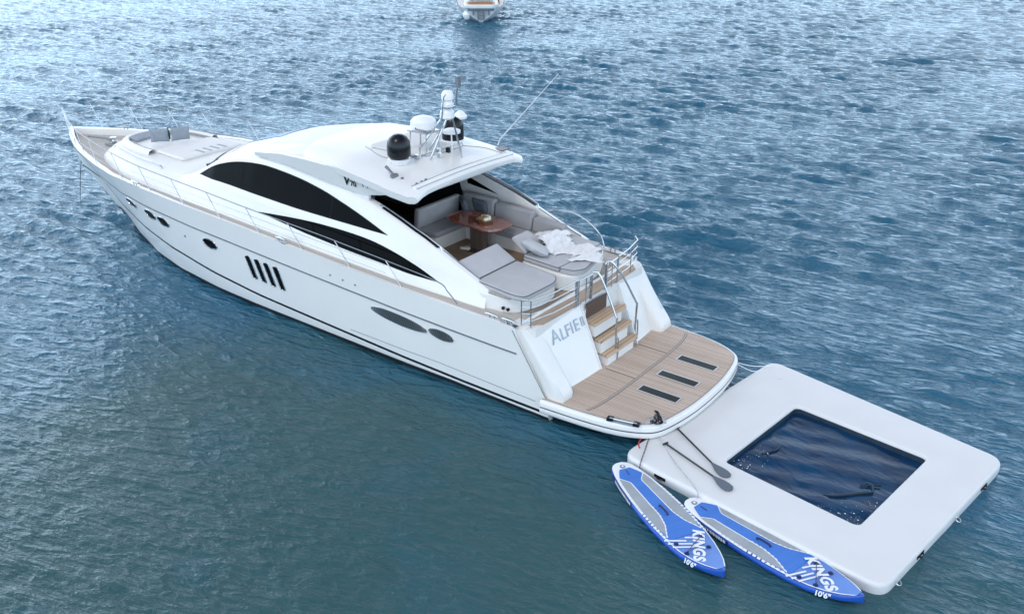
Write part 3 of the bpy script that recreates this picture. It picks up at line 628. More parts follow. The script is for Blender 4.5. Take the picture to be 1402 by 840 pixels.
# nav light, horn and little fittings on the hardtop edge
hn = MB().tube([(6.72, 1.52, ht_z(6.72, 1.52)+.05), (6.95, 1.50, ht_z(6.95, 1.5)+.14)], [.02, .035])
hn.box(6.66, 6.74, 1.44, 1.6, ht_z(6.7, 1.5)-.01, ht_z(6.7, 1.5)+.06).box(6.5, 6.54, 1.45, 1.5, ht_z(6.5, 1.5)-.01, ht_z(6.5, 1.5)+.04)
hn.build('horn', M['seam'], hard)
for y in (1.35, 1.5, 1.22):
    MB().lathe([(.001, 0), (.03, 0), (.028, .06), (.001, .07)], (6.1, y, ht_z(6.1, y)-.005), 8).build('deck_fitting', M['seam'] if y != 1.35 else M['chrome'], hard)
# --- satellite domes, radar, mast, aerials
d1 = MB().lathe([(.001, 0), (.19, 0), (.22, .05), (.25, .09), (.255, .26), (.24, .37), (.19, .46), (.105, .52), (.001, .535)], (7.12, .92, 4.12), 26).build('satellite_dome', M['blackplast'], hard, label='glossy black satellite dome on the near edge of the hardtop')
MB().lathe([(.001, -.16), (.10, -.16), (.11, -.12), (.17, -.10), (.18, -.06), (.235, -.03), (.245, .0), (.20, .02), (.001, .03)], (7.12, .92, 4.12), 26).build('dome_base', M['whiteplast'], d1)
d2 = MB().lathe([(.001, 0), (.245, 0), (.25, .1), (.25, .34), (.22, .46), (.15, .53), (.001, .56)], (7.22, -.95, 4.12), 26).build('satellite_dome', M['blackplast'], hard, label='black satellite dome behind the mast')
MB().lathe([(.001, -.1), (.17, -.1), (.255, .0), (.255, .03), (.001, .03)], (7.22, -.95, 4.12), 26).build('dome_base', M['whiteplast'], d2)
rd = MB().lathe([(.001, 0), (.23, 0), (.285, .045), (.29, .10), (.285, .113), (.285, .122), (.275, .20), (.215, .265), (.11, .295), (.001, .30)], (7.22, .02, 4.55), 28).build('radar_scanner', M['whiteplast'], hard)
c_, s_ = Vector((-.68, .74, 0)), None
text('radar_lettering', 'Raymarine', .078, M['redtext'], rd, frame((7.22-.02, .02+.294, 4.605), (-1, .02, 0), (0, 0, 1)), .004, 0, 1.0)
bb = MB()
for dx, dy in ((.24, .16), (.24, -.16), (-.22, .18), (-.22, -.18)): bb.tube([(7.22+dx*1.2, .02+dy*1.2, 4.0), (7.22+dx, .02+dy, 4.55)], .017, 6)
bb.box(6.95, 7.5, -.2, .24, 4.515, 4.55); bb.build('radar_stand', M['chrome'], rd)
mb = MB()
for a in (((7.32, .10, 4.08), (6.62, .12, 4.88)), ((7.16, -.05, 4.05), (6.6, -.08, 4.88)), ((6.78, .32, 4.0), (6.58, -.02, 4.86)), ((6.45, -.35, 3.98), (6.5, -.12, 4.88))): mb.tube(a, .02, 6)
for y in (-.16, .16): mb.tube([(6.56, y, 4.86), (6.50, y, 5.38), (6.46, y*.9, 5.42)], .016, 6)
mb.tube([(6.46, -.145, 5.42), (6.46, .145, 5.42)], .016, 6); mb.tube([(6.56, -.17, 4.88), (6.56, .17, 4.88)], .02, 6)
mb.tube([(6.40, -.12, 5.2), (6.34, -.14, 5.78)], .022, 6); mb.tube([(6.34, -.14, 5.78), (6.33, -.14, 5.92)], .008, 5)
mb.box(6.40, 6.62, -.12, .12, 5.13, 5.16)
mast = mb.build('mast', M['chrome'], hard)
MB().lathe([(.001, 0), (.13, 0), (.135, .06), (.11, .065), (.1, .12), (.13, .15), (.128, .26), (.09, .32), (.001, .34)], (6.5, .02, 5.16), 18).build('thermal_camera', M['whiteplast'], mast)
MB().lathe([(.001, 0), (.11, 0), (.16, .04), (.15, .16), (.08, .24), (.001, .25)], (6.54, 0, 4.88), 18).build('search_light', M['whiteplast'], mast)
MB().box(6.30, 6.38, -.19, -.10, 5.55, 5.78).build('mast_light', M['seam'], mast)
for x, y, z, r in ((6.80, -.42, 4.46, .20),):
    a = MB().lathe([(.001, 0), (r, .0), (r, .05), (r*.6, .085), (.001, .095)], (x, y, z), 20).build('mushroom_aerial', M['whiteplast'], hard)
    MB().tube([(x, y, 3.92), (x, y, z)], .016, 6).build('post', M['whiteplast'], a)
for x, y in ((7.0, .5), (6.75, .05), (6.95, -.15), (6.85, -.35)):
    MB().box(x-.04, x+.04, y-.035, y+.035, ht_z(x, y), ht_z(x, y)+.10).build('aerial_base', M['blackplast'] if y == -.35 else M['chrome'], hard)
MB().lathe([(.001, 0), (.15, 0), (.16, .05), (.06, .16), (.001, .18)], (7.12, -1.10, 4.60), 14).build('gps_aerial', M['whiteplast'], d2)
MB().tube([(6.98, .42, 4.0), (6.98, .42, 4.3)], .018, 6).build('aerial_post', M['chrome'], hard)
MB().tube([(6.45, -1.62, 3.98), (6.40, -1.63, 4.12), (5.4, -1.70, 5.2), (4.88, -1.72, 5.76)], [.016, .011, .008, .005], 6).build('whip_aerial', M['whiteplast'], hard)

# --- saloon doorway and dark cabin
MB().box(7.62, 7.66, -1.72, -.1, 1.83, 3.9).build('saloon_door', M['glass'], yacht)
MB().box(7.60, 7.68, -.14, -.06, 1.83, 3.85).build('door_frame', M['chrome'], yacht)
MB().box(7.5, 12.5, -1.85, 1.85, 1.76, 1.80).build('cabin_floor', M['cabfloor'], yacht)
MB().box(12.45, 12.55, -1.7, 1.7, 1.8, 3.2).build('cabin_bulkhead', M['dark'], yacht)
cs = MB().box(8.3, 8.9, .0, .75, 1.8, 2.25).box(8.85, 9.0, .0, .75, 2.2, 2.75); cs.build('cabin_chair', M['cabseat'], yacht, bevel=.05)
MB().box(7.9, 8.6, 1.0, 1.7, 1.8, 2.62).build('wet_bar', M['teakdark'], yacht, bevel=.02)

# --- cockpit seating
sofa = MB().prism(rpoly([(7.55, .22), (6.86, .12), (6.86, -.92), (5.2, -.95), (4.45, -.4), (4.45, -1.75), (7.55, -1.75)], .05), 1.83, 2.13).build('sofa_base', M['gel2'], yacht, bevel=.02)
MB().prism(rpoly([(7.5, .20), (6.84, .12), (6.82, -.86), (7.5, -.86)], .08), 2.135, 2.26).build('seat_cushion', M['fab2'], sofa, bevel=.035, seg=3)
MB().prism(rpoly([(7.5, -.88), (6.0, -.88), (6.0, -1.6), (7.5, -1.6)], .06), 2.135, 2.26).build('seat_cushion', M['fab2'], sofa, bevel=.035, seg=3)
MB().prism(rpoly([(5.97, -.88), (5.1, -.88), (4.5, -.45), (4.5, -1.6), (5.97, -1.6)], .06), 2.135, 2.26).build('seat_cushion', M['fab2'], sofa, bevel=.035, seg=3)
def back_cushion(p, q, z0, z1, t, lean_, mt=M['fab2'], par=sofa, name='back_cushion'):
    p, q = Vector((*p, 0)), Vector((*q, 0)); d = (q-p).normalized(); n = Vector((-d.y, d.x, 0)); bb = MB(); vs = []
    for z, sh in ((z0, 0), (z1, lean_)):
        for a, w in ((p, 0), (q, 0), (q, t), (p, t)): vs.append((a+n*(sh+w)+Vector((0, 0, z)))[:])
    bb.add(vs, [(0, 3, 2, 1), (4, 5, 6, 7), (0, 1, 5, 4), (1, 2, 6, 5), (2, 3, 7, 6), (3, 0, 4, 7)]); return bb.build(name, mt, par, bevel=.05, seg=3)
back_cushion((7.35, .2), (7.35, -1.25), 2.25, 2.74, .16, -.07)       # against the door
back_cushion((7.3, -1.45), (6.35, -1.45), 2.25, 2.76, -.18, .06)
back_cushion((6.33, -1.45), (5.25, -1.45), 2.25, 2.70, -.18, .06)
back_cushion((5.23, -1.45), (4.35, -1.40), 2.25, 2.58, -.18, .06)
tb = MB().prism(rpoly([(6.98, -.36), (6.98, -.85), (6.62, -1.06), (5.62, -1.0), (5.42, -.85), (5.42, -.24), (5.66, -.12), (6.7, -.2)], .12), 2.475, 2.515).build('cockpit_table', M['table'], yacht, bevel=.012)
MB().prism(ell(6.2, -.58, .25, .10), 1.83, 2.475).build('pedestal', M['wal'], tb)
MB().lathe([(.001, 0), (.33, 0), (.33, .02), (.001, .025)], (6.2, -.58, 1.83), 20).build('foot_plate', M['chrome'], tb)
# port sun lounge
pl = MB().prism(rpoly([(5.15, 1.72), (5.15, .30), (4.4, .25), (3.32, .42), (3.18, 1.0), (3.42, 1.78), (4.1, 1.88)], [.1, .1, .1, .25, .3, .3, .1]), 1.812, 2.19).build('port_lounge_base', M['gel2'], yacht, bevel=.05, seg=3)
MB().prism(rpoly([(4.36, 1.74), (4.36, .42), (3.2, .62), (3.08, .9), (3.12, 1.82), (3.4, 1.86)], [.06, .06, .14, .1, .12, .1]), 2.195, 2.32).build('lounge_cushion', M['fab'], pl, bevel=.04, seg=3)
def slab(P, t):      # inclined cushion: 4 corners (bottom face) + thickness along its normal
    P = [Vector(p) for p in P]; n = (P[1]-P[0]).cross(P[3]-P[0]).normalized(); n = n if n.z > 0 else -n
    return MB().extr(P, n*t)
slab([(4.42, 1.72, 2.21), (4.42, .40, 2.21), (5.02, .30, 2.42), (5.02, 1.55, 2.42)], .12).build('lounge_headrest', M['fab'], pl, bevel=.045, seg=3)
slab([(5.04, 1.52, 2.38), (5.04, .36, 2.38), (5.18, .36, 2.05), (5.18, 1.5, 2.05)], .10).build('lounge_headrest_back', M['fab2'], pl, bevel=.035, seg=3)
MB().tube([(x, y, 2.300) for x, y in rpoly([(4.36, 1.74), (4.36, .42), (3.2, .62), (3.08, .9), (3.12, 1.82), (3.4, 1.86)], [.06, .06, .14, .1, .12, .1])], .009, 5, closed=True).build('piping', M['pipe'], pl)
MB().tube([(4.39, 1.72, 2.30), (4.39, .42, 2.30)], .014, 5).build('piping', M['pipe'], pl)
MB().box(3.45, 3.98, 1.76, 1.85, 2.17, 2.196).build('teak_trim', M['teakdeck'], pl)
for x in (3.62, 3.5):
    MB().lathe([(.001, -.02), (.035, -.02), (.035, .015), (.001, .015)], (x, 1.845, 1.95), 10, M=Matrix.Rotation(R(-90), 4, 'X')).build('shore_socket', M['blackplast'], pl)
# starboard sun lounge
sl = MB().prism(rpoly([(4.45, .18), (3.35, .26), (3.05, .1), (3.18, -1.0), (3.5, -1.62), (4.45, -1.62)], [.1, .15, .35, .4, .3, .1]), 1.812, 2.19).build('starboard_lounge_base', M['gel2'], yacht, bevel=.05, seg=3)
MB().prism(rpoly([(4.42, .14), (3.45, .22), (3.42, -.42), (3.5, -1.5), (4.42, -1.5)], [.06, .08, .04, .1, .06]), 2.195, 2.325).build('lounge_cushion', M['fab'], sl, bevel=.04, seg=3)
MB().prism(rpoly([(3.42, .22), (3.12, .16), (2.98, -.05), (3.18, -1.0), (3.47, -1.45), (3.40, -.42)], [.05, .1, .15, .2, .08, .04]), 2.195, 2.32).build('lounge_cushion', M['fab'], sl, bevel=.04, seg=3)
slab([(4.48, -.02, 2.24), (4.48, -.8, 2.24), (5.0, -.75, 2.42), (5.0, -.2, 2.42)], .11).build('lounge_headrest', M['fab'], sl, bevel=.045, seg=3)
for P_ in (rpoly([(4.42, .14), (3.45, .22), (3.42, -.42), (3.5, -1.5), (4.42, -1.5)], [.06, .08, .04, .1, .06]), rpoly([(3.42, .22), (3.12, .16), (2.98, -.05), (3.18, -1.0), (3.47, -1.45), (3.40, -.42)], [.05, .1, .15, .2, .08, .04])):
    MB().tube([(x, y, 2.302) for x, y in P_], .009, 5, closed=True).build('piping', M['pipe'], sl)
MB().box(3.72, 3.84, .235, .262, 2.0, 2.10).build('switch_panel', M['blackplast'], sl)
# aft coaming that closes the cockpit to starboard
# --- transom, stairs, quarters, platform
tx_ = lambda z: 2.16+(z-.5)*.43
def tpanel(y0, y1, name, off=0):
    ys = np.linspace(y0, y1, 12); zz = np.linspace(.48, 1.80, 10)
    cv = lambda y: .10*(abs(y)/1.9)**2
    f = [[(tx_(z)+cv(y)+off, y, z) for y in ys] for z in zz]; bk = [[(p[0]+.12, p[1], p[2]) for p in r] for r in f]
    e = lambda q: q[0]+[r[-1] for r in q[1:-1]]+q[-1][::-1]+[r[0] for r in q[-2:0:-1]]
    return MB().sheet(f).sheet(bk).sheet([e(f), e(bk)], closed=True).build(name, M['gel'], yacht, 40)
tp = tpanel(.46, 2.0, 'transom'); tpanel(-2.0, -.92, 'transom')
MB().box(2.58, 2.68, -.95, .5, .45, 1.0).box(2.68, 2.74, -.95, .5, .95, 1.62).build('stair_well', M['gel2'], yacht)
for y in (.47, -.93):
    MB().extr([(2.14, y, .5), (2.62, y, .5), (2.78, y, 1.79), (2.70, y, 1.79)], (0, .03 if y > 0 else -.03, 0)).build('stair_cheek', M['gel2'], yacht)
MB().box(2.655, 2.678, -.42, .32, 1.42, 1.74).build('riser_panel', M['teakdark'], yacht)
for z, xa, xb_, y0, y1 in ((1.40, 2.38, 2.66, .44, -.84), (1.05, 2.25, 2.57, .40, -.90), (.75, 2.10, 2.50, .36, -.92)):
    st = MB().prism(rpoly([(xa, y0), (xb_, y0-.08), (xb_+.02, y1+.35), (xa+.06, y1), (xa-.02, y1+.1)], [.04, .06, .2, .05, .05]), z-.05, z).build('stair_tread', M['teakstep'], yacht, bevel=.012)
    MB().box(xa+.03, 2.62, y0-.06, y1+.2, z-.30, z-.05).build('stair_block', M['gel2'], st)
# yacht name on the transom
nx = Vector((2.47+.05, 1.62, 1.36)); ta = math.atan(.43)
up = Vector((.43, 0, 1)).normalized()
for ch, y, sz, dz in (('A', 1.60, .40, 0), ('L', 1.32, .34, .0), ('F', 1.16, .34, .01), ('I', .99, .34, .02), ('E', .88, .34, .02), ('II', .66, .27, .05)):
    z = 1.36+dz; x = tx_(z)+.10*(y/1.9)**2-.012
    text('name_lettering', ch, sz, M['steel'], tp, frame((x, y, z), (-.05, -1, 0), up), .008, 0, 1.0)
for sg in (1, -1):
    prof = cr([(3.25, 1.83), (2.98, 1.82), (2.82, 1.72), (2.5, 1.30), (2.2, .92), (2.04, .72), (1.99, .60), (2.0, .5)], 4)+[(3.25, .5)]
    def ring(y, sc, dy=0): return [((x-2.9)*sc+2.9 if x < 3.2 else x, y, z if z < .55 else (z-.5)*(.985 if sc < 1 else 1)+.5) for x, z in prof]
    ys = [(1.70, .80), (1.715, .93), (1.75, .985), (1.82, 1), (2.09, 1), (2.16, .975), (2.19, .90), (2.20, .75)]
    rws = []
    for y, sc in ys:
        yy_ = y-.0
        rws.append([(x, sg*(yy_-(.0 if yy_ < 2.1 else .09)*(1-(z-.5)/1.35)), z) for x, _, z in ring(yy_, sc)])
    MB().loft(rws).build('quarter_moulding', M['gel2'], yacht, 60)
    MB().tube([(xend(z)+.03, sg*(hull_y(xend(z)+.03, z)+.004), z) for z in np.linspace(.52, 1.80, 14)], .008, 5).build('hull_seam', M['seam'], hull)
# platform
outl = [(2.42, 2.27), (1.5, 2.20), (.85, 2.09), (.4, 1.90), (.16, 1.66), (.03, 1.2), (-.05, .6), (-.07, 0)]
def sym(o): o = cr(o, 5); return o+[(x, -y) for x, y in o[-2::-1]]
O = sym(outl); ctr = np.array((1.3, 0))
def off_(P, d): 
    o = []
    for i, p in enumerate(P):
        a = np.array(P[max(i-1, 0)]); c = np.array(P[min(i+1, len(P)-1)]); t = (c-a)/np.linalg.norm(c-a); o.append((p[0]+t[1]*d if i not in (0, len(P)-1) else p[0], p[1]-t[0]*d))
    return o
sgn = -1 if off_(O, .05)[len(O)//2][0] < O[len(O)//2][0] else 1
ins = lambda d: off_(O, sgn*d)
prs = [(.55, -.30), (.30, .05), (.10, .19), (.03, .225), (.01, .25), (.0, .30), (.006, .345), (.030, .350), (.030, .368), (.006, .373), (.004, .43), (.015, .475), (.035, .495), (.065, .50)]
rws = [[(x, y, z) for x, y in ins(d)] for d, z in prs]
b = MB(); b.sheet(rws[:3], 1); b.sheet(rws[2:7], 0); b.sheet(rws[6:10], 2); b.sheet(rws[9:], 0)
b.add(rws[-1], [list(range(len(O)))]); plat = b.build('swim_platform', [M['gel'], M['black'], M['seam']], yacht, 45)
T = ins(.095); MB().add([(x, y, .506) for x, y in T], [list(range(len(T)))]).build('platform_teak', M['teakplat'], plat)
MB().sheet([[(x, y, .504) for x, y in ins(.092)], [(x, y, .504) for x, y in ins(.078)]]).build('teak_margin', M['seam'], plat)
ln = cr([(1.50, 2.02, .509), (1.42, 1.7, .509), (1.38, 1.0, .509), (1.38, 0, .509), (1.40, -1.0, .509), (1.46, -1.7, .509), (1.56, -2.02, .509)], 6)
MB().sheet([[(x-.03, y, z) for x, y, z in ln], [(x+.03, y, z) for x, y, z in ln]]).build('platform_joint', M['teakdark'], plat)
MB().sheet([[(x-.017, y, z+.002) for x, y, z in ln], [(x+.017, y, z+.002) for x, y, z in ln]]).build('platform_joint', M['jointgrey'], plat)
for y in (.42, -.92): MB().box(1.41, 2.1, y-.008, y+.008, .506, .509).build('platform_joint', M['teakdark'], plat)
for y in (.675, -.085, -.905):
    o = MB().box(.31, 1.13, y-.105, y+.105, .505, .512).build('platform_window', M['skyglass'], plat)
    f = MB().box(.285, 1.155, y-.13, y-.105, .505, .516).box(.285, 1.155, y+.105, y+.13, .505, .516).box(.285, .31, y-.105, y+.105, .505, .516).box(1.13, 1.155, y-.105, y+.105, .505, .516); f.build('frame', M['chrome'], o)
for x in (1.85, 2.0): pass
# passerelle bracket recess at the port corner, and black mooring line heap
pb = MB().box(.42, 1.02, -.04, .045, 0, .015, Matrix.Translation((0, 1.96, .502)) @ Matrix.Rotation(R(14), 4, 'Z') @ Matrix.Translation((.0, -.14, 0))).build('ladder_locker', M['greyplast'], plat)
for k in (0, 1):
    MB().box(.40+.5*k, .52+.5*k, -.06, .06, .012, .06, Matrix.Translation((0, 1.96, .502)) @ Matrix.Rotation(R(14), 4, 'Z') @ Matrix.Translation((0, -.14, 0))).build('bracket', M['blackplast'], pb)
MB().tube([Matrix.Translation((0, 1.96, .502)) @ Matrix.Rotation(R(14), 4, 'Z') @ Matrix.Translation((0, -.14, 0)) @ Vector(p) for p in ((.45, .0, .05), (.97, .0, .05))], .022).build('bar', M['chrome'], pb)
cleat(.27, 1.62, .505, .8)
# stern rails, gates and stair handrails
def rail_panel(name, base, top_h, posts, bars=3, r=.013):
    """base: polyline (x,y,z) of feet; rail follows it top_h above"""
    b = MB(); up = Vector((0, 0, 1)); Pb = [Vector(p) for p in base]
    b.tube([p+up*top_h for p in Pb], r*1.2)
    for k in range(1, bars+1): b.tube([p+up*(top_h*k/(bars+1)) for p in Pb], r*.62, 6)
    o = b.build(name, M['chrome'], yacht)
    L_ = [0]
    for a, c in zip(Pb[:-1], Pb[1:]): L_.append(L_[-1]+(c-a).length)
    for t in posts:
        d = t*L_[-1]; p = Vector([float(I(d, L_, [q[i] for q in Pb])) for i in range(3)])
        MB().tube([p-up*.01, p+up*top_h], r).build('post', M['chrome'], o)
    return o
rail_panel('stern_rail', [(3.02, 2.05, 1.81), (2.84, 1.98, 1.81), (2.72, 1.4, 1.81), (2.69, .66, 1.81)], .56, (0, .12, .97, 1))
rail_panel('stern_gate', [(2.69, .60, 1.81), (2.66, .16, 1.81)], .54, (0, .55, 1))
rail_panel('stern_gate', [(2.66, -.40, 1.81), (2.70, -.86, 1.81)], .56, (0, .5, 1))
rail_panel('stern_rail', [(2.70, -.90, 1.81), (2.74, -1.4, 1.81), (2.86, -1.95, 1.81), (3.0, -2.08, 1.83)], .58, (0, .5, 1))
MB().tube(cr([(2.70, .16, 1.8), (2.70, .14, 2.30), (2.68, .08, 2.37), (2.60, -.0, 2.30), (2.42, -.04, 1.95), (2.19, -.05, 1.45), (2.17, -.05, 1.38), (2.17, -.05, .50)], 4), .022).build('stair_handrail', M['chrome'], yacht)
MB().tube(cr([(2.70, -.40, 1.8), (2.70, -.40, 2.35), (2.68, -.46, 2.42), (2.60, -.56, 2.34), (2.46, -.75, 2.0), (2.28, -1.0, 1.42), (2.27, -1.02, 1.34), (2.30, -1.04, .50)], 4), .022).build('stair_handrail', M['chrome'], yacht)
MB().tube(cr([(2.17, -.05, 1.0), (2.12, -.06, .96), (2.12, -.06, .56), (2.17, -.05, .52)], 4), .016).build('grab_handle', M['chrome'], yacht)
MB().tube(cr([(2.29, -1.03, 1.0), (2.24, -1.05, .96), (2.24, -1.05, .56), (2.29, -1.03, .52)], 4), .016).build('grab_handle', M['chrome'], yacht)
# starboard side boarding rail by the aft quarter
for sg in (1, -1):
    ry = lambda x: sg*(hull_y(x, zs(x))-.05)
    RT = [(4.42, 2.33-.36), (4.66, 2.18), (4.93, 2.33), (6.3, 2.46), (7.22, 2.52), (8.09, 2.58), (9.26, 2.64), (10.72, 2.71), (12.14, 2.79), (13.5, 2.85), (14.95, 2.91), (16.2, 2.99), (18.2, 3.02), (19.4, 3.03), (20.7, 3.04), (21.6, 3.05)]
    pts = [(x, ry(x)*1.0+(0 if x < 16 else sg*I(x, [16, 21], [0, .10])), z) for x, z in RT]+[(22.2, sg*.34, 3.06), (22.45, sg*.14, 3.05)]
    if sg < 0: pts = [p for p in pts]
    rail = MB().tube(cr(pts+([(22.6, 0, 3.03)] if sg > 0 else []), 6), [.012]*(6*(len(pts)-3))+[.007]*(6*(len(pts)-1+(sg > 0))+1-6*(len(pts)-3))).build('guard_rail', M['railsteel'], yacht)
    mid = [(x, y*.995, float(zs(x))+.34) for x, y, z in pts[3:-4]]
    MB().tube(mid, .004, 5).build('guard_wire', M['chrome'], rail)
    MB().tube([(x, y*.998, float(zs(x))+.18) for x, y, z in pts[3:-4]], .0035, 5).build('guard_wire', M['chrome'], rail)
    tx2, tz2 = [p[0] for p in pts], [p[2] for p in pts]; ty2 = [p[1] for p in pts]
    for xb_ in (5.86, 7.33, 8.8, 10.22, 11.65, 13.06, 14.48, 15.87, 17.54, 18.78, 20.09, 21.35):
        xt = xb_+.42
        MB().tube([(xb_, ry(xb_), zs(xb_)-.01), (xt, float(I(xt, tx2, ty2)), float(I(xt, tx2, tz2)))], .012, 6).build('stanchion', M['chrome'], rail)
MB().tube(cr([(22.6, 0, 3.03), (22.62, .0, 2.9), (22.5, .0, 2.6), (22.36, 0, 2.28)], 6), .006).build('pulpit', M['chrome'], yacht)
# boarding handrail curving down over the starboard quarter
MB().tube(cr([(5.4, -2.0, 2.5), (4.9, -2.12, 2.6), (4.4, -2.16, 2.5), (4.0, -2.2, 2.22), (3.85, -2.2, 1.9)], 5), .018).build('boarding_rail', M['chrome'], yacht)

# ================================================================== loose things on the yacht (world frame)
def yw(x, y, z): return (CA*x-SA*y+YX, SA*x+CA*y+YY, z)
def pillow_mesh(w, h, t, n=12, seed=0):
    rg = random.Random(seed); top, bot = [], []
    for i in range(n+1):
        a, c = [], []
        for j in range(n+1):
            u, v = -1+2*i/n, -1+2*j/n
            th = t*((1-u**4)*(1-v**4))**.55*(1+.12*math.sin(3*u+seed)*math.cos(2.5*v))
            pin = 1-.07*(1-abs(u))*abs(v)**3; pin2 = 1-.07*(1-abs(v))*abs(u)**3
            x, y = u*w/2*pin2, v*h/2*pin
            a.append((x, y, th/2)); c.append((x, y, -th/2))
        top.append(a); bot.append(c)
    return MB().sheet(top).sheet(bot, flip=True)
def loose_pillow(loc, rot, size, label, mt, group, seed):
    o = pillow_mesh(*size, seed=seed).build('scatter_cushion', mt, None, 60)
    o.matrix_world = Matrix.Translation(yw(*loc)) @ Matrix.Rotation(YA, 4, 'Z') @ rot
    tag(o, label, 'cushion', group)
def RX(a): return Matrix.Rotation(R(a), 4, 'X')
def RY(a): return Matrix.Rotation(R(a), 4, 'Y')
def RZ(a): return Matrix.Rotation(R(a), 4, 'Z')
G1 = 'scatter cushions on the yacht'
loose_pillow((16.98, .30, 2.94), RZ(52) @ RX(72), (.50, .42, .17), 'blue grey cushion on the foredeck seat, nearer the bow of the two', M['pillow'], G1, 1)
loose_pillow((16.66, -.16, 2.95), RZ(68) @ RX(74), (.52, .42, .17), 'blue grey cushion on the foredeck seat, nearer the windscreen of the two', M['pillow'], G1, 2)
loose_pillow((4.25, -.08, 2.47), RZ(28) @ RX(16) @ RY(-24), (.66, .6, .2), 'light grey square cushion lying on the sun lounge beside the white throw', M['fab'], G1, 3)
loose_pillow((7.08, -1.14, 2.52), RZ(-40) @ RX(74), (.48, .46, .15), 'dark charcoal cushion in the inner corner of the cockpit sofa', M['pillow2'], G1, 4)
loose_pillow((6.72, -1.30, 2.52), RZ(-5) @ RX(72), (.46, .44, .15), 'dark green grey cushion leaning on the long sofa back behind the table', M['pillow2'], G1, 5)
# white knitted throw over the starboard lounge: a rumpled cloth
def throw():
    rg = np.random.default_rng(3); n, m = 60, 34; rows_ = []
    path = cr([(4.55, -1.12), (4.2, -.70), (3.95, -.72), (3.65, -.85), (3.30, -.75), (3.1, -.35)], 12)
    P = np.array(path)
    for i in range(n+1):
        t = i/n*(len(P)-1); k = int(min(t, len(P)-2)); p = P[k]+(P[k+1]-P[k])*(t-k); d = P[k+1]-P[k]; d = d/np.linalg.norm(d); nr = np.array((-d[1], d[0]))
        wd = .28+.10*math.sin(i*.33+1)+.05*math.sin(i*.9)+(.10 if 8 < i < 30 else 0); row = []
        for j in range(m+1):
            v = -1+2*j/m; q = p+nr*v*wd+d*.05*math.sin(4*v+i*.4)
            z = 2.342+.022*abs(math.sin(i*.42+v*2.2))+.016*abs(math.sin(v*6+i*.3))+.004*math.sin(i*1.1+j*.9)
            if abs(v) > .93: z -= .02
            z += .16*max(0, 1-abs(q[0]-4.45)/.5)*(1 if q[1] < -.3 else .55)
            row.append((q[0], q[1], z))
        rows_.append(row)
    b = MB().sheet(rows_)
    # fringe
    for j, r in ((0, 1), (m, 1)):
        for i in range(0, n, 2):
            a = Vector(rows_[i][j]); c = Vector(rows_[i][j-1 if j else 1]); e = a+(a-c).normalized()*.05+Vector((0, 0, -.012)); b.tube([a, e], .007, 4)
    o = b.build('throw_blanket', M['throw'], None, 60); so = o.modifiers.new('thick', 'SOLIDIFY'); so.thickness = .014
    o.matrix_world = Matrix.Translation((YX, YY, 0)) @ Matrix.Rotation(YA, 4, 'Z')
    tag(o, 'crumpled white fringed throw blanket lying across the starboard sun lounge', 'blanket')
throw()
bw = empty('fruit_bowl', yw(6.05, -.62, 2.516), YA, 'small wicker tray of pale round fruit on the red cockpit table', 'fruit bowl')
MB().lathe([(.001, 0), (.14, 0), (.19, .05), (.2, .055), (.185, .05), (.135, .015), (.001, .012)], n=20).build('tray', M['basket'], bw)
for k in range(8):
    a = k*2.4; r = .0 if k == 0 else .10; s = .05+.006*(k % 3)
    MB().lathe([(.001, -s), (s*.7, -s*.7), (s, 0), (s*.72, s*.7), (.001, s*.95)], (r*math.cos(a), r*math.sin(a), .065+(.05 if k == 0 else 0)), 10).build('fruit', M['fruit'] if k % 3 else M['basket'], bw)
bt = empty('wine_bottle', yw(17.02, -.02, 2.76), YA, 'small dark green bottle standing behind the foredeck cushions', 'bottle')
MB().lathe([(.001, 0), (.04, 0), (.04, .2), (.015, .27), (.015, .34), (.001, .34)], n=12).build('body', mat('green_bottle_glass', (.01, .05, .02), .1), bt)
MB().lathe([(.001, .3), (.018, .3), (.018, .35), (.001, .35)], n=10).build('cap', M['badge'], bt)
sh = MB().prism(rpoly([(-.12, -.05), (.02, -.06), (.13, -.03), (.12, .05), (-.1, .06)], .04), 0, .05).build('folded_cloth', M['fruit'], None, bevel=.02); sh.location = yw(6.42, -.36, 1.832); sh.rotation_euler = (0, 0, YA+.5); tag(sh, 'small pale folded cloth on the teak sole by the table leg', 'cloth')

# anchor rode at the bow
ar = MB().tube(cr([yw(21.7, .15, 1.55), yw(22.0, .17, .8), yw(22.35, .2, -.3)], 8), .011, 6).build('anchor_rode', M['chain'], None)
tag(ar, 'thin dark anchor chain running down from the yacht bow into the water', 'anchor chain')

# ================================================================== inflatable pool platform
fm = empty('inflatable_dock', (MX, MY, 0), MA, 'large square white inflatable platform with a netted pool in its middle, behind the yacht', 'inflatable dock')
OUT = [(-2.45, 2.62), (2.47, 2.27), (2.50, -2.46), (-2.44, -2.42)]; INN = [(-1.12, 1.33), (1.47, 1.37), (1.53, -1.33), (-1.02, -1.31)]
oo = rpoly(OUT[::-1], .30, 10); ii = rpoly(INN[::-1], .13, 10)
def scale_in(P, d):
    n = len(P); o = []
    for i in range(n):
        a, c = Vector(P[i-1]), Vector(P[(i+1) % n]); t = (c-a).normalized(); o.append((P[i][0]-t.y*d, P[i][1]+t.x*d))
    return o
area = sum(a[0]*c[1]-c[0]*a[1] for a, c in zip(oo, oo[1:]+oo[:1])); sg_ = 1 if area > 0 else -1
ZTOP = .20
def pt(P, d, z): return [(x, y, z) for x, y in scale_in(P, sg_*d)]
ro = [pt(oo, d, z) for d, z in ((.04, -.10), (.01, -.06), (-.0, .02), (-.003, .13), (.006, .168), (.022, .190), (.05, .20))]
ri = [pt(ii, -d, z) for d, z in ((.055, .20), (.025, .19), (.006, .17), (0, .13), (0, -.10))]
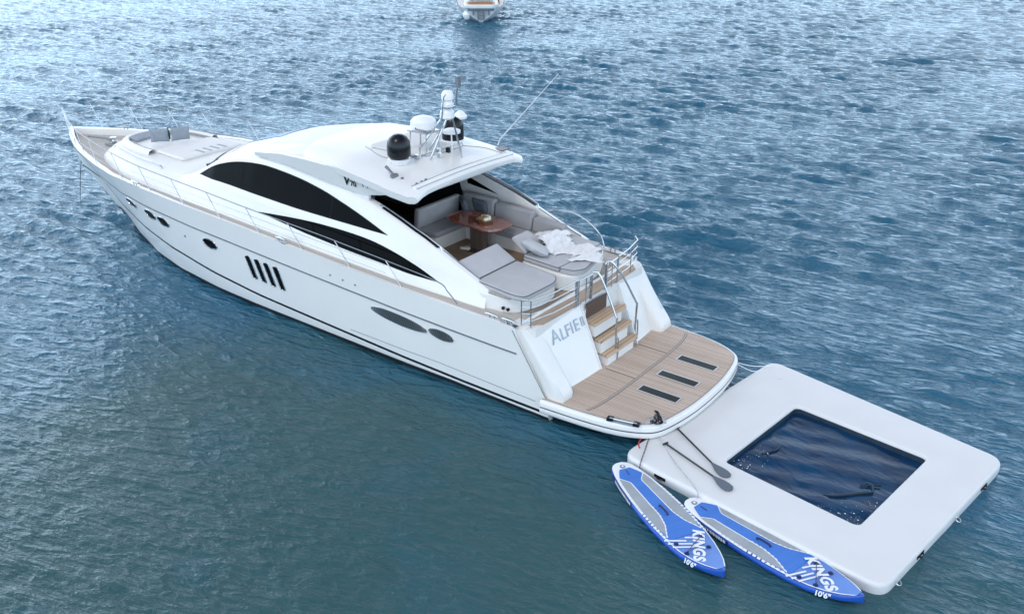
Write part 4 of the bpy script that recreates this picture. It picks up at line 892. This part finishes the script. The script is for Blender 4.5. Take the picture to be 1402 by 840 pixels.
# the top, gently quilted between drop-stitch threads
n = len(oo); m = 14; top = []
for k in range(m+1):
    t = k/m; row = []
    for a, c in zip(ro[-1], ri[0]):
        p = Vector(a)*(1-t)+Vector(c)*t; row.append((p.x, p.y, ZTOP+.012*math.sin(math.pi*t)*(1+.3*math.sin(p.x*2.1)*math.sin(p.y*1.7))))
    top.append(row)
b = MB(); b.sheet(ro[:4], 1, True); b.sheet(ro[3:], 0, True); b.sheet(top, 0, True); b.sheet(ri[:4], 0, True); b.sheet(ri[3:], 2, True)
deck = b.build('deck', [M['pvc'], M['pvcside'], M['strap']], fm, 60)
# pool water over a dark net
def pool_material():
    m = bpy.data.materials.new('pool_water_over_net'); m.use_nodes = True; t = m.node_tree; b = t.nodes['Principled BSDF']; N = t.nodes.new; K = t.links.new
    b.inputs['Roughness'].default_value = .08; b.inputs['IOR'].default_value = 1.333
    tc = N('ShaderNodeTexCoord'); n0 = N('ShaderNodeTexNoise'); n0.inputs['Scale'].default_value = 1.3; n0.inputs['Detail'].default_value = 5; K(tc.outputs['Object'], n0.inputs['Vector'])
    c = N('ShaderNodeMixRGB'); c.inputs['Color1'].default_value = (.003, .024, .068, 1); c.inputs['Color2'].default_value = (.005, .046, .112, 1)
    r = N('ShaderNodeMapRange'); r.inputs['From Min'].default_value = .35; r.inputs['From Max'].default_value = .65; K(n0.outputs['Fac'], r.inputs['Value']); K(r.outputs['Result'], c.inputs['Fac'])
    K(c.outputs['Color'], b.inputs['Base Color'])
    mp = N('ShaderNodeMapping'); mp.inputs['Rotation'].default_value = (0, 0, R(35)); mp.inputs['Scale'].default_value = (.6, 1.3, 1); K(tc.outputs['Object'], mp.inputs['Vector'])
    n1 = N('ShaderNodeTexNoise'); n1.inputs['Scale'].default_value = 4; n1.inputs['Detail'].default_value = 4; n1.inputs['Distortion'].default_value = .8; K(mp.outputs['Vector'], n1.inputs['Vector'])
    b1 = N('ShaderNodeBump'); b1.inputs['Strength'].default_value = .25; b1.inputs['Distance'].default_value = .035; K(n1.outputs['Fac'], b1.inputs['Height']); K(b1.outputs['Normal'], b.inputs['Normal'])
    return m
M['pool'] = pool_material()
n = 70; rws = []
for i in range(n+1):
    row = []
    for j in range(n+1):
        u, v = i/n, j/n
        p = (Vector(INN[0])*(1-u)+Vector(INN[1])*u)*(1-v)+(Vector(INN[3])*(1-u)+Vector(INN[2])*u)*v
        x, y = p; c = Vector((.2, 0)); x = c.x+(x-c.x)*1.04; y = y*1.04
        z = .035+.006*math.sin(3.1*x+1.3*y)+.005*math.sin(-2.2*x+4.4*y+1)+.004*math.sin(9*x+3*y)+.004*math.sin(5*x-11*y)
        row.append((x, y, z))
    rws.append(row)
po = MB().sheet(rws).build('pool_water', M['pool'], None, 180); po.matrix_world = Matrix.Translation((MX, MY, 0)) @ Matrix.Rotation(MA, 4, 'Z'); tag(po, kind='structure')
def frm(P): return [(MX+math.cos(MA)*x-math.sin(MA)*y, MY+math.sin(MA)*x+math.cos(MA)*y, z) for x, y, z in P]
# foam flecks floating along the pool's near edges
fo = MB(); rg = random.Random(11)
for k in range(110):
    q = rg.random()
    if q < .45: x, y = rg.uniform(.7, 1.5), -1.3+abs(rg.gauss(0, .22))
    elif q < .75: x, y = 1.5-abs(rg.gauss(0, .2)), rg.uniform(-1.3, -.3)
    else: x, y = -1.0+abs(rg.gauss(0, .22)), rg.uniform(-1.25, -.2)
    if not (-1.03 < x < 1.5 and -1.3 < y < 1.3): continue
    r = .003+.010*rg.random()**3; z = .058
    fo.add([(x+r*math.cos(a)*(1+.5*rg.random()), y+r*math.sin(a)*(1+.5*rg.random()), z) for a in [j*1.047 for j in range(6)]]+[(x, y, z+r*.5)], [(j, (j+1) % 6, 6) for j in range(6)])
fo = fo.build('pool_foam', M['white'], None); fo.matrix_world = po.matrix_world.copy(); tag(fo, 'white flecks of foam on the dark pool water', 'foam', kind='stuff')
st = MB().tube(cr([(.62, -.78, .040), (.85, -.62, .062), (1.05, -.33, .058), (1.2, -.13, .060)], 6), [.008]*3+[.03]*13+[.022]*3, 6).tube(cr([(1.2, -.13, .06), (1.1, .05, .06), (.98, .06, .045)], 6), .018, 5).tube([(.95, -.1, .055), (1.2, .16, .055)], .016, 5)
st.build('net_frame', M['strap'], fm)
st = MB().tube(cr([(-.78, -.45, .045), (-.66, -.15, .052), (-.70, .05, .045)], 5), [.01, .014, .018, .02, .02, .02, .02, .018, .014, .012, .01], 5); st.build('net_strap', M['strap'], fm)
# webbing handles and D-rings round the side
def handle(x, y, nx, ny, L_=.14, name='webbing_handle', mt=M['blackplast']):
    t = Vector((-ny, nx, 0)); nn = Vector((nx, ny, 0)); p = Vector((x, y, .10))
    MB().tube(cr([p-t*L_/2, p-t*L_*.3+nn*.035, p+t*L_*.3+nn*.035, p+t*L_/2], 5), .014, 6).box(-L_/2-.05, L_/2+.05, -.006, .006, -.03, .03, frame(p, t, (0, 0, 1)) @ Matrix.Rotation(R(90), 4, 'X')).build(name, mt, fm)
for x, y, nx, ny in ((-1.58, -2.43, 0, -1), (1.30, -2.455, 0, -1), (2.50, -1.2, 1, 0), (2.49, 1.31, 1, 0)): handle(x, y, nx, ny)
for x, y, nx, ny in ((1.93, -2.47, 0, -1), (2.50, .15, 1, 0), (2.50, -2.0, 1, 0), (-2.0, -2.43, 0, -1)):
    p = Vector((x+nx*.03, y+ny*.03, .06)); t = Vector((-ny, nx, 0))
    MB().tube([p+t*.05*math.cos(a)+Vector((nx, ny, -.6)).normalized()*.05*math.sin(a) for a in [k*.524 for k in range(12)]], .009, 5, closed=True).build('tow_ring', M['chrome'], fm)
vv = MB().lathe([(.001, 0), (.05, 0), (.05, .012), (.03, .018), (.001, .018)], (-1.9, 2.0, .202), 14); vv.build('inflation_valve', M['pvcside'], fm)
# paddles lying on the platform
def paddle(a, c, e, label):
    a, c, e = [Vector((*p, .235)) for p in (a, c, e)]
    o = empty('paddle', frm([a])[0], 0, label, 'paddle', 'paddles on the inflatable platform')
    W_ = lambda p: Vector(frm([p])[0])-Vector(frm([a])[0])
    a2, c2, e2 = W_(a), W_(c), W_(e); d = (c2-a2).normalized(); n_ = Vector((-d.y, d.x, 0)); a2.z = c2.z = 0
    MB().tube([a2, c2], .017, 8).build('shaft', M['carbon'], o)
    MB().tube([a2-n_*.055, a2+n_*.055], .019, 8).build('grip', M['carbon'], o)
    d2 = (e2-c2).normalized(); L_ = .47; pr = [(0, .018), (.08, .04), (.2, .085), (.32, .105), (.42, .095), (.465, .05), (.475, .01)]
    P = [c2+d2*u+n_*w for u, w in pr]+[c2+d2*u-n_*w for u, w in pr[::-1]]
    MB().extr([p+Vector((0, 0, -.012)) for p in P], (0, 0, .02)).build('blade', M['blade'], o, bevel=.004)
paddle((-2.23, -1.08), (-1.10, -1.58), (-.70, -1.72), 'black paddle on the white platform, the one nearer the netted pool')
paddle((-2.05, -1.66), (-.86, -1.90), (-.42, -2.02), 'black paddle on the white platform, the one nearer the paddle boards')
# ropes and chains between yacht, platform and boards
def chain(name, pts, label, cat, mt, r=.012, link=.055):
    P = cr(pts, 24); d = [0]
    for a, c in zip(P[:-1], P[1:]): d.append(d[-1]+(Vector(c)-Vector(a)).length)
    A = np.array(P); nl = int(d[-1]/link); b = MB()
    for k in range(nl):
        q = [np.array([I(u, d, A[:, i]) for i in range(3)]) for u in (link*k, link*(k+.92))]
        b.tube([q[0], (q[0]+q[1])/2, q[1]], [r*.5, r*(1.25 if k % 2 else .85), r*.5], 5)
    o = b.build(name, mt, None); tag(o, label, cat); return o
cl = yw(.24, 1.60, .56)
chain('mooring_chain', [cl, *frm([(-2.36, -1.75, .24), (-2.18, -2.1, .225), (-2.02, -2.42, .20), (-2.0, -2.47, .05)])], 'short dark chain from the yacht corner over the platform corner', 'chain', M['chain'])
chain('mooring_chain', [cl, *frm([(-2.22, -1.6, .23), (-1.6, -2.0, .222), (-.85, -2.40, .215), (-.75, -2.5, .12), (-.72, -2.55, .15)])], 'long grey chain crossing the platform to the second paddle board', 'chain', M['rope'], .010)
rp = MB().tube(cr([cl, yw(.36, 1.72, .33), yw(.42, 1.8, .22), *frm([(-2.40, -2.0, .235), (-2.3, -2.1, .225)])], 8), .013, 6).build('mooring_rope', M['red'], None); tag(rp, 'short red rope tied at the port corner of the swim platform', 'rope')
bl = MB().tube([yw(.24+.09*math.cos(a*1.9)*(1+.3*math.sin(a*5)), 1.60+.10*math.sin(a*1.7), .53+.02*a) for a in np.linspace(0, 7, 34)], .024, 6).build('coiled_line', M['blackplast'], None); tag(bl, 'black line coiled over the port corner cleat of the swim platform', 'rope')
for k, (dz, lb) in enumerate(((.0, 'thin white mooring line from the swim platform to the far platform corner'), (.07, 'slack white mooring line hanging beside the straight one at the far platform corner'))):
    a = yw(.22, -1.52, .45); c = frm([(-2.3, 2.35-.25*k, .21)])[0]; mid_ = ((a[0]+c[0])/2+.06*k, (a[1]+c[1])/2, (a[2]+c[2])/2-.05-dz)
    o = MB().tube(cr([a, mid_, c], 8), .008, 5).build('mooring_line', M['white'], None); tag(o, lb, 'rope', 'white mooring lines')

# ================================================================== paddle boards (local: x to the nose, y to the far side)
def bw_(x): return float(I(x, [-1.62, -1.60, -1.5, -1.3, -1.0, -.6, -.2, .2, .6, .9, 1.15, 1.35, 1.5, 1.58, 1.62], [.02, .12, .20, .265, .32, .365, .39, .395, .375, .335, .27, .195, .11, .05, .01]))
def bz(x): return .10*max(0, (x-.7)/.92)**2
XB = list(np.linspace(-1.62, -1.3, 9))+list(np.linspace(-1.2, 1.2, 25))+list(np.linspace(1.25, 1.62, 13))
def board(c, a, label):
    o = empty('paddle_board', (c[0], c[1], -.005), a+math.pi, label, 'paddle board', 'blue paddle boards')
    rings = []
    for x in XB:
        w = bw_(x); r = []
        for k in range(20):
            t = 2*math.pi*k/20; cs, sn = math.cos(t), math.sin(t)
            y = w*abs(cs)**.45*(1 if cs > 0 else -1); z = .068+.068*abs(sn)**.55*(1 if sn > 0 else -1)
            r.append((x, y, z+bz(x)))
        rings.append(r)
    body = MB().loft(rings).build('body', M['blue'], o, 50)
    ZD = lambda x: .137+bz(x)
    def patch(name, top, bot, x0, x1, lay, mt, par=body, n=44):
        """strip on the deck between two y(x) curves"""
        rw = []
        for x in np.linspace(x0, x1, n):
            lim = bw_(x)*.965; a_, b_ = np.clip(top(x), -lim, lim), np.clip(bot(x), -lim, lim)
            rw.append([(x, y, ZD(x)+lay*.0022-.02*max(0, (abs(y)/bw_(x)-.86)/.14)**2*.6) for y in np.linspace(b_, a_, 9)])
        return MB().sheet(rw).build(name, mt, par, 60)
    # white tail print with a rim of white running forward
    patch('white_print', lambda x: bw_(x)*.965, lambda x: -bw_(x)*.965, -1.61, -.15, 1, M['white'])
    for sg in (1, -1): patch('white_edge', lambda x: sg*(bw_(x)*.985-.012), lambda x: sg*(bw_(x)*.985-.03), .2, 1.52, 1.5, M['white'])
    patch('blue_print', lambda x: bw_(x)*.92, lambda x: -bw_(x)*.92, -.16, 1.54, 1, M['bluepad2'])
    # checks along the rims
    for sg in (1, -1):
        ck = MB(); x = -.72
        while x < .62:
            L_ = .055; w0, w1 = bw_(x)-.012, bw_(x+L_)-.012; dd = .05-.025*max(0, x)
            ck.add([(x, sg*w0, ZD(x)+.0005), (x+L_, sg*w1, ZD(x+L_)+.0005), (x+L_-.01, sg*(w1-dd), ZD(x)+.006), (x-.01, sg*(w0-dd), ZD(x)+.006)], [(0, 1, 2, 3)]); x += .085
        ck.build('check_trim', M['white'], body)
    # grey pads
    lim = lambda x: bw_(x)-(.055 if x < .3 else .055+.15*(x-.3))
    neck = lambda x: float(I(x, [-1.4, -1.33, -1.17, -1.0, -.5, 0, .25, .5, .62], [.10, .145, .225, .095, .105, .115, .17, .29, .34]))
    for sg in (1, -1):
        patch('grey_pad', (lambda x: max(lim(x), neck(x)+.022)) if sg > 0 else (lambda x: -neck(x)-.022), (lambda x: neck(x)+.022) if sg > 0 else (lambda x: -max(lim(x), neck(x)+.022)), -1.14, .45, 3, M['greypad'])
    patch('pad_outline', lambda x: neck(x)+.022, lambda x: -neck(x)-.022, -1.42, .5, 2.2, M['white'])
    patch('blue_pad', neck, lambda x: -neck(x), -1.40, .60, 4.2, M['bluepad'])
    for sg in (1, -1): # dashed edge of the pad's waist
        ds = MB(); x = -.25
        while x < .5:
            y0, y1 = neck(x), neck(x+.05); ds.add([(x, sg*(y0-.004), ZD(x)+.0125), (x+.05, sg*(y1-.004), ZD(x)+.0125), (x+.05, sg*(y1+.020), ZD(x)+.0125), (x, sg*(y0+.020), ZD(x)+.0125)], [(0, 1, 2, 3)]); x += .082
        ds.build('dash_trim', M['white'], body)
    # white flashes ahead of the pad
    fl = MB()
    for p, q in (((.58, -.40), (.72, -.08)), ((.67, -.385), (.82, -.03)), ((.77, -.36), (.90, -.05)), ((.64, -.06), (.71, .10)), ((.62, .14), (.66, .22))):
        p, q = Vector(p), Vector(q); t = (q-p).normalized(); nn = Vector((-t.y, t.x))*.017
        fl.add([(*v, ZD(v.x)+.0135) for v in (p-nn, q-nn, q+nn, p+nn)], [(0, 1, 2, 3)])
    fl.build('flash_print', M['white'], body)
    text('board_lettering', 'KINGS', .245, M['white'], body, frame((.53, .165, ZD(.95)+.016), (.85, -.53, .02), (.53, .85, 0)), .003, .15, 1.12, .011)
    # size mark on the rail
    text('size_mark', "10'6\"", .115, M['white'], body, frame((1.02, -bw_(1.02)-.022, .050), (.30, .098, .012), (-.05, .17, .9)), .003, .1, 1, .004)
    # illegible small lettering along the tail rail: short white ticks on navy
    nv = MB(); tk = MB(); rg = random.Random(int(c[0]*100)); x = -1.35
    xs_ = np.linspace(-1.38, -.5, 24)
    nv.sheet([[(x, -bw_(x)-.0025, .115) for x in xs_], [(x, -bw_(x)-.004, .030) for x in xs_]]); nv.build('rail_band', M['navy'], body)
    x = -1.22
    while x < -.54:
        L_ = rg.uniform(.012, .03); tk.add([(x, -bw_(x)-.005, .102), (x+L_, -bw_(x+L_)-.005, .102), (x+L_+.008, -bw_(x+L_)-.0065, .052), (x+.008, -bw_(x)-.0065, .052)], [(0, 1, 2, 3)]); x += L_+rg.uniform(.010, .02)
    tk.build('rail_print', M['white'], body)
    vl = MB().lathe([(.001, 0), (.052, 0), (.052, .008), (.034, .013), (.001, .012)], (-1.47, 0, .138), 18).build('inflation_valve', M['greyplast'], o)
    MB().lathe([(.001, 0), (.022, 0), (.02, .008), (.001, .009)], (-1.47, 0, .149), 12).build('valve_cap', M['whiteplast'], vl)
    MB().tube(cr([(-.22, .0, .145), (-.19, 0, .178), (-.0, .0, .178), (.03, 0, .145)], 5), .02, 8).build('carry_handle', M['navy'], o)
    MB().tube([(-1.34, .0, .15), (-1.20, -.015, .152)], .009, 6).build('leash_loop', M['navy'], o)
    pts = [(.72, -.27), (.72, .19), (.99, -.25), (.99, .15)]
    for x, y in pts:
        MB().lathe([(.001, 0), (.042, 0), (.038, .008), (.02, .012), (.018, .02), (.001, .02)], (x, y, ZD(x)+.012), 14).build('tie_ring', M['navy'], o)
    zq = lambda x: ZD(x)+.036
    MB().tube([(.72, .19, zq(.72)), (.99, -.25, zq(.99)), (.95, -.02, zq(.95))], .006, 5).build('bungee_cord', M['navy'], o)
    return o
board((2.53, 12.689), 1.975, 'blue and grey paddle board afloat alone, nearer the yacht')
board((4.005, 11.881), 2.29, 'blue and grey paddle board pressed against the white platform side')

# ================================================================== sailing boat far behind
sb = empty('sailing_boat', (-2.15, 68.0, 0), R(92), 'white sailing boat with a pointed stern seen far behind the yacht', 'sailboat')
# local x forward (away from the viewer); stern is a V with overhanging curved cockpit coaming
def sring(x, w, k=.0, zt_=1.05):
    k = max(0, min(1, (1.6-x)/1.8))
    pr = [(0, -.5+.45*k), (w*(.25+.04*k), -.25+.42*k), (w*(.62-.02*k), .15+.22*k), (w*(.9-.04*k), .62+.06*k), (w, zt_)]
    return [(x+.25*(1-z), y, z) for y, z in pr[::-1]]+[(x+.25*(1-z), -y, z) for y, z in pr[1:]]
rings = [sring(x, w, zt_=z) for x, w, z in ((-.2, 1.05, .95), (.4, 1.35, .98), (1.5, 1.62, 1.0), (3.5, 1.75, 1.05), (6, 1.6, 1.15), (8.5, .95, 1.3), (10.2, .1, 1.45))]
b = MB().sheet(rings); b.add(rings[0], [list(range(len(rings[0])))])
sh_ = b.build('hull', M['sailhull'], sb, 50)
MB().sheet([[(p[0], p[1]*.97, p[2]-.03) for p in (r[0], r[-1])] for r in rings]).build('deck', M['nonskid'], sb)
MB().prism(rpoly([(-.35, .98), (.2, 1.2), (2.4, 1.2), (2.4, -1.2), (.2, -1.2), (-.35, -.98)], .25), .95, 1.2).build('cockpit_coaming', M['sailhull'], sb, bevel=.05)
MB().prism(rpoly([(-.2, .85), (.3, 1.0), (1.2, 1.0), (1.2, -1.0), (.3, -1.0), (-.2, -.85)], .2), 1.19, 1.23).build('teak_seat', M['varnish'], sb)
MB().sheet([[(-.30, .9, .93), (-.42, .45, .92), (-.45, 0, .92), (-.42, -.45, .92), (-.30, -.9, .93)], [(-.28, .9, .80), (-.36, .45, .80), (-.4, 0, .80), (-.36, -.45, .80), (-.28, -.9, .80)]]).build('rubbing_strake', M['seam'], sb)
ld = MB()
for y in (-.2, .2): ld.tube([(-.36, y, .9), (-.30, y, .15)], .03, 6)
for z in (.3, .5, .7): ld.tube([(-.37, -.2, z), (-.37, .2, z)], .025, 6)
ld.build('boarding_ladder', M['seam'], sb)
MB().box(-.30, -.18, -.24, .24, .22, .82).build('transom_panel', M['greyplast'], sb)
for y in (-.55, .52): MB().box(-.26, -.14, y-.05, y+.05, .5, .78).build('vane_bracket', M['seam'], sb)
MB().prism(rpoly([(2.4, .9), (6.0, .75), (6.0, -.75), (2.4, -.9)], .15), 1.1, 1.6).build('cabin', M['sailhull'], sb, bevel=.08)
MB().prism(rpoly([(1.6, 1.0), (2.6, .95), (2.6, -.95), (1.6, -1.0)], .2), 1.55, 2.2).build('spray_hood', M['navycloth'], sb, bevel=.2, seg=3)
MB().tube([(4.6, 0, 1.4), (4.6, 0, 13.5)], .09, 8).build('mast', M['seam'], sb)
MB().tube([(4.6, 0, 2.6), (.6, 0, 2.65)], .07, 8).build('boom', M['seam'], sb)
MB().tube([(4.4, 0, 2.85), (2.6, 0, 2.82), (.7, 0, 2.8)], [.2, .18, .1], 10).build('furled_sail', M['navycloth'], sb)
pr_ = MB()
for y in (1.2, .6, -.6, -1.2): pr_.tube([(-.15 if abs(y) < 1 else .5, y, 1.0), (-.2 if abs(y) < 1 else .45, y, 1.75)], .02, 6)
pr_.tube(cr([(1.5, 1.35, 1.72), (.45, 1.2, 1.75), (-.2, .6, 1.75)], 4), .02, 6).tube(cr([(1.5, -1.35, 1.72), (.45, -1.2, 1.75), (-.2, -.6, 1.75)], 4), .02, 6)
pr_.build('stern_rail', M['chrome'], sb)
fl = empty('ensign', (sb.location.x+1.18, sb.location.y-.05, 1.0), 0, 'dark red flag hanging at the stern of the distant sailing boat', 'flag')
MB().tube([(0, 0, 0), (.12, -.25, 1.6)], .02, 6).build('staff', M['varnish'], fl)
MB().sheet([[(.10+.06*math.sin(k*.9)*(j/5), -.2-.03*j, 1.45-.11*k-.08*j) for k in range(9)] for j in range(6)]).build('cloth', M['flag'], fl)
fe = empty('fender', (sb.location.x-.98, sb.location.y+.1, .45), 0, 'round white fender hanging on the left side of the distant sailing boat', 'fender')
MB().lathe([(.001, -.3), (.16, -.25), (.27, -.08), (.28, .08), (.17, .25), (.05, .32), (.001, .33)], n=16).build('ball', M['whiteplast'], fe)
MB().tube([(0, 0, .3), (.05, .1, .75)], .02, 6).build('line', M['yellow'], fe)
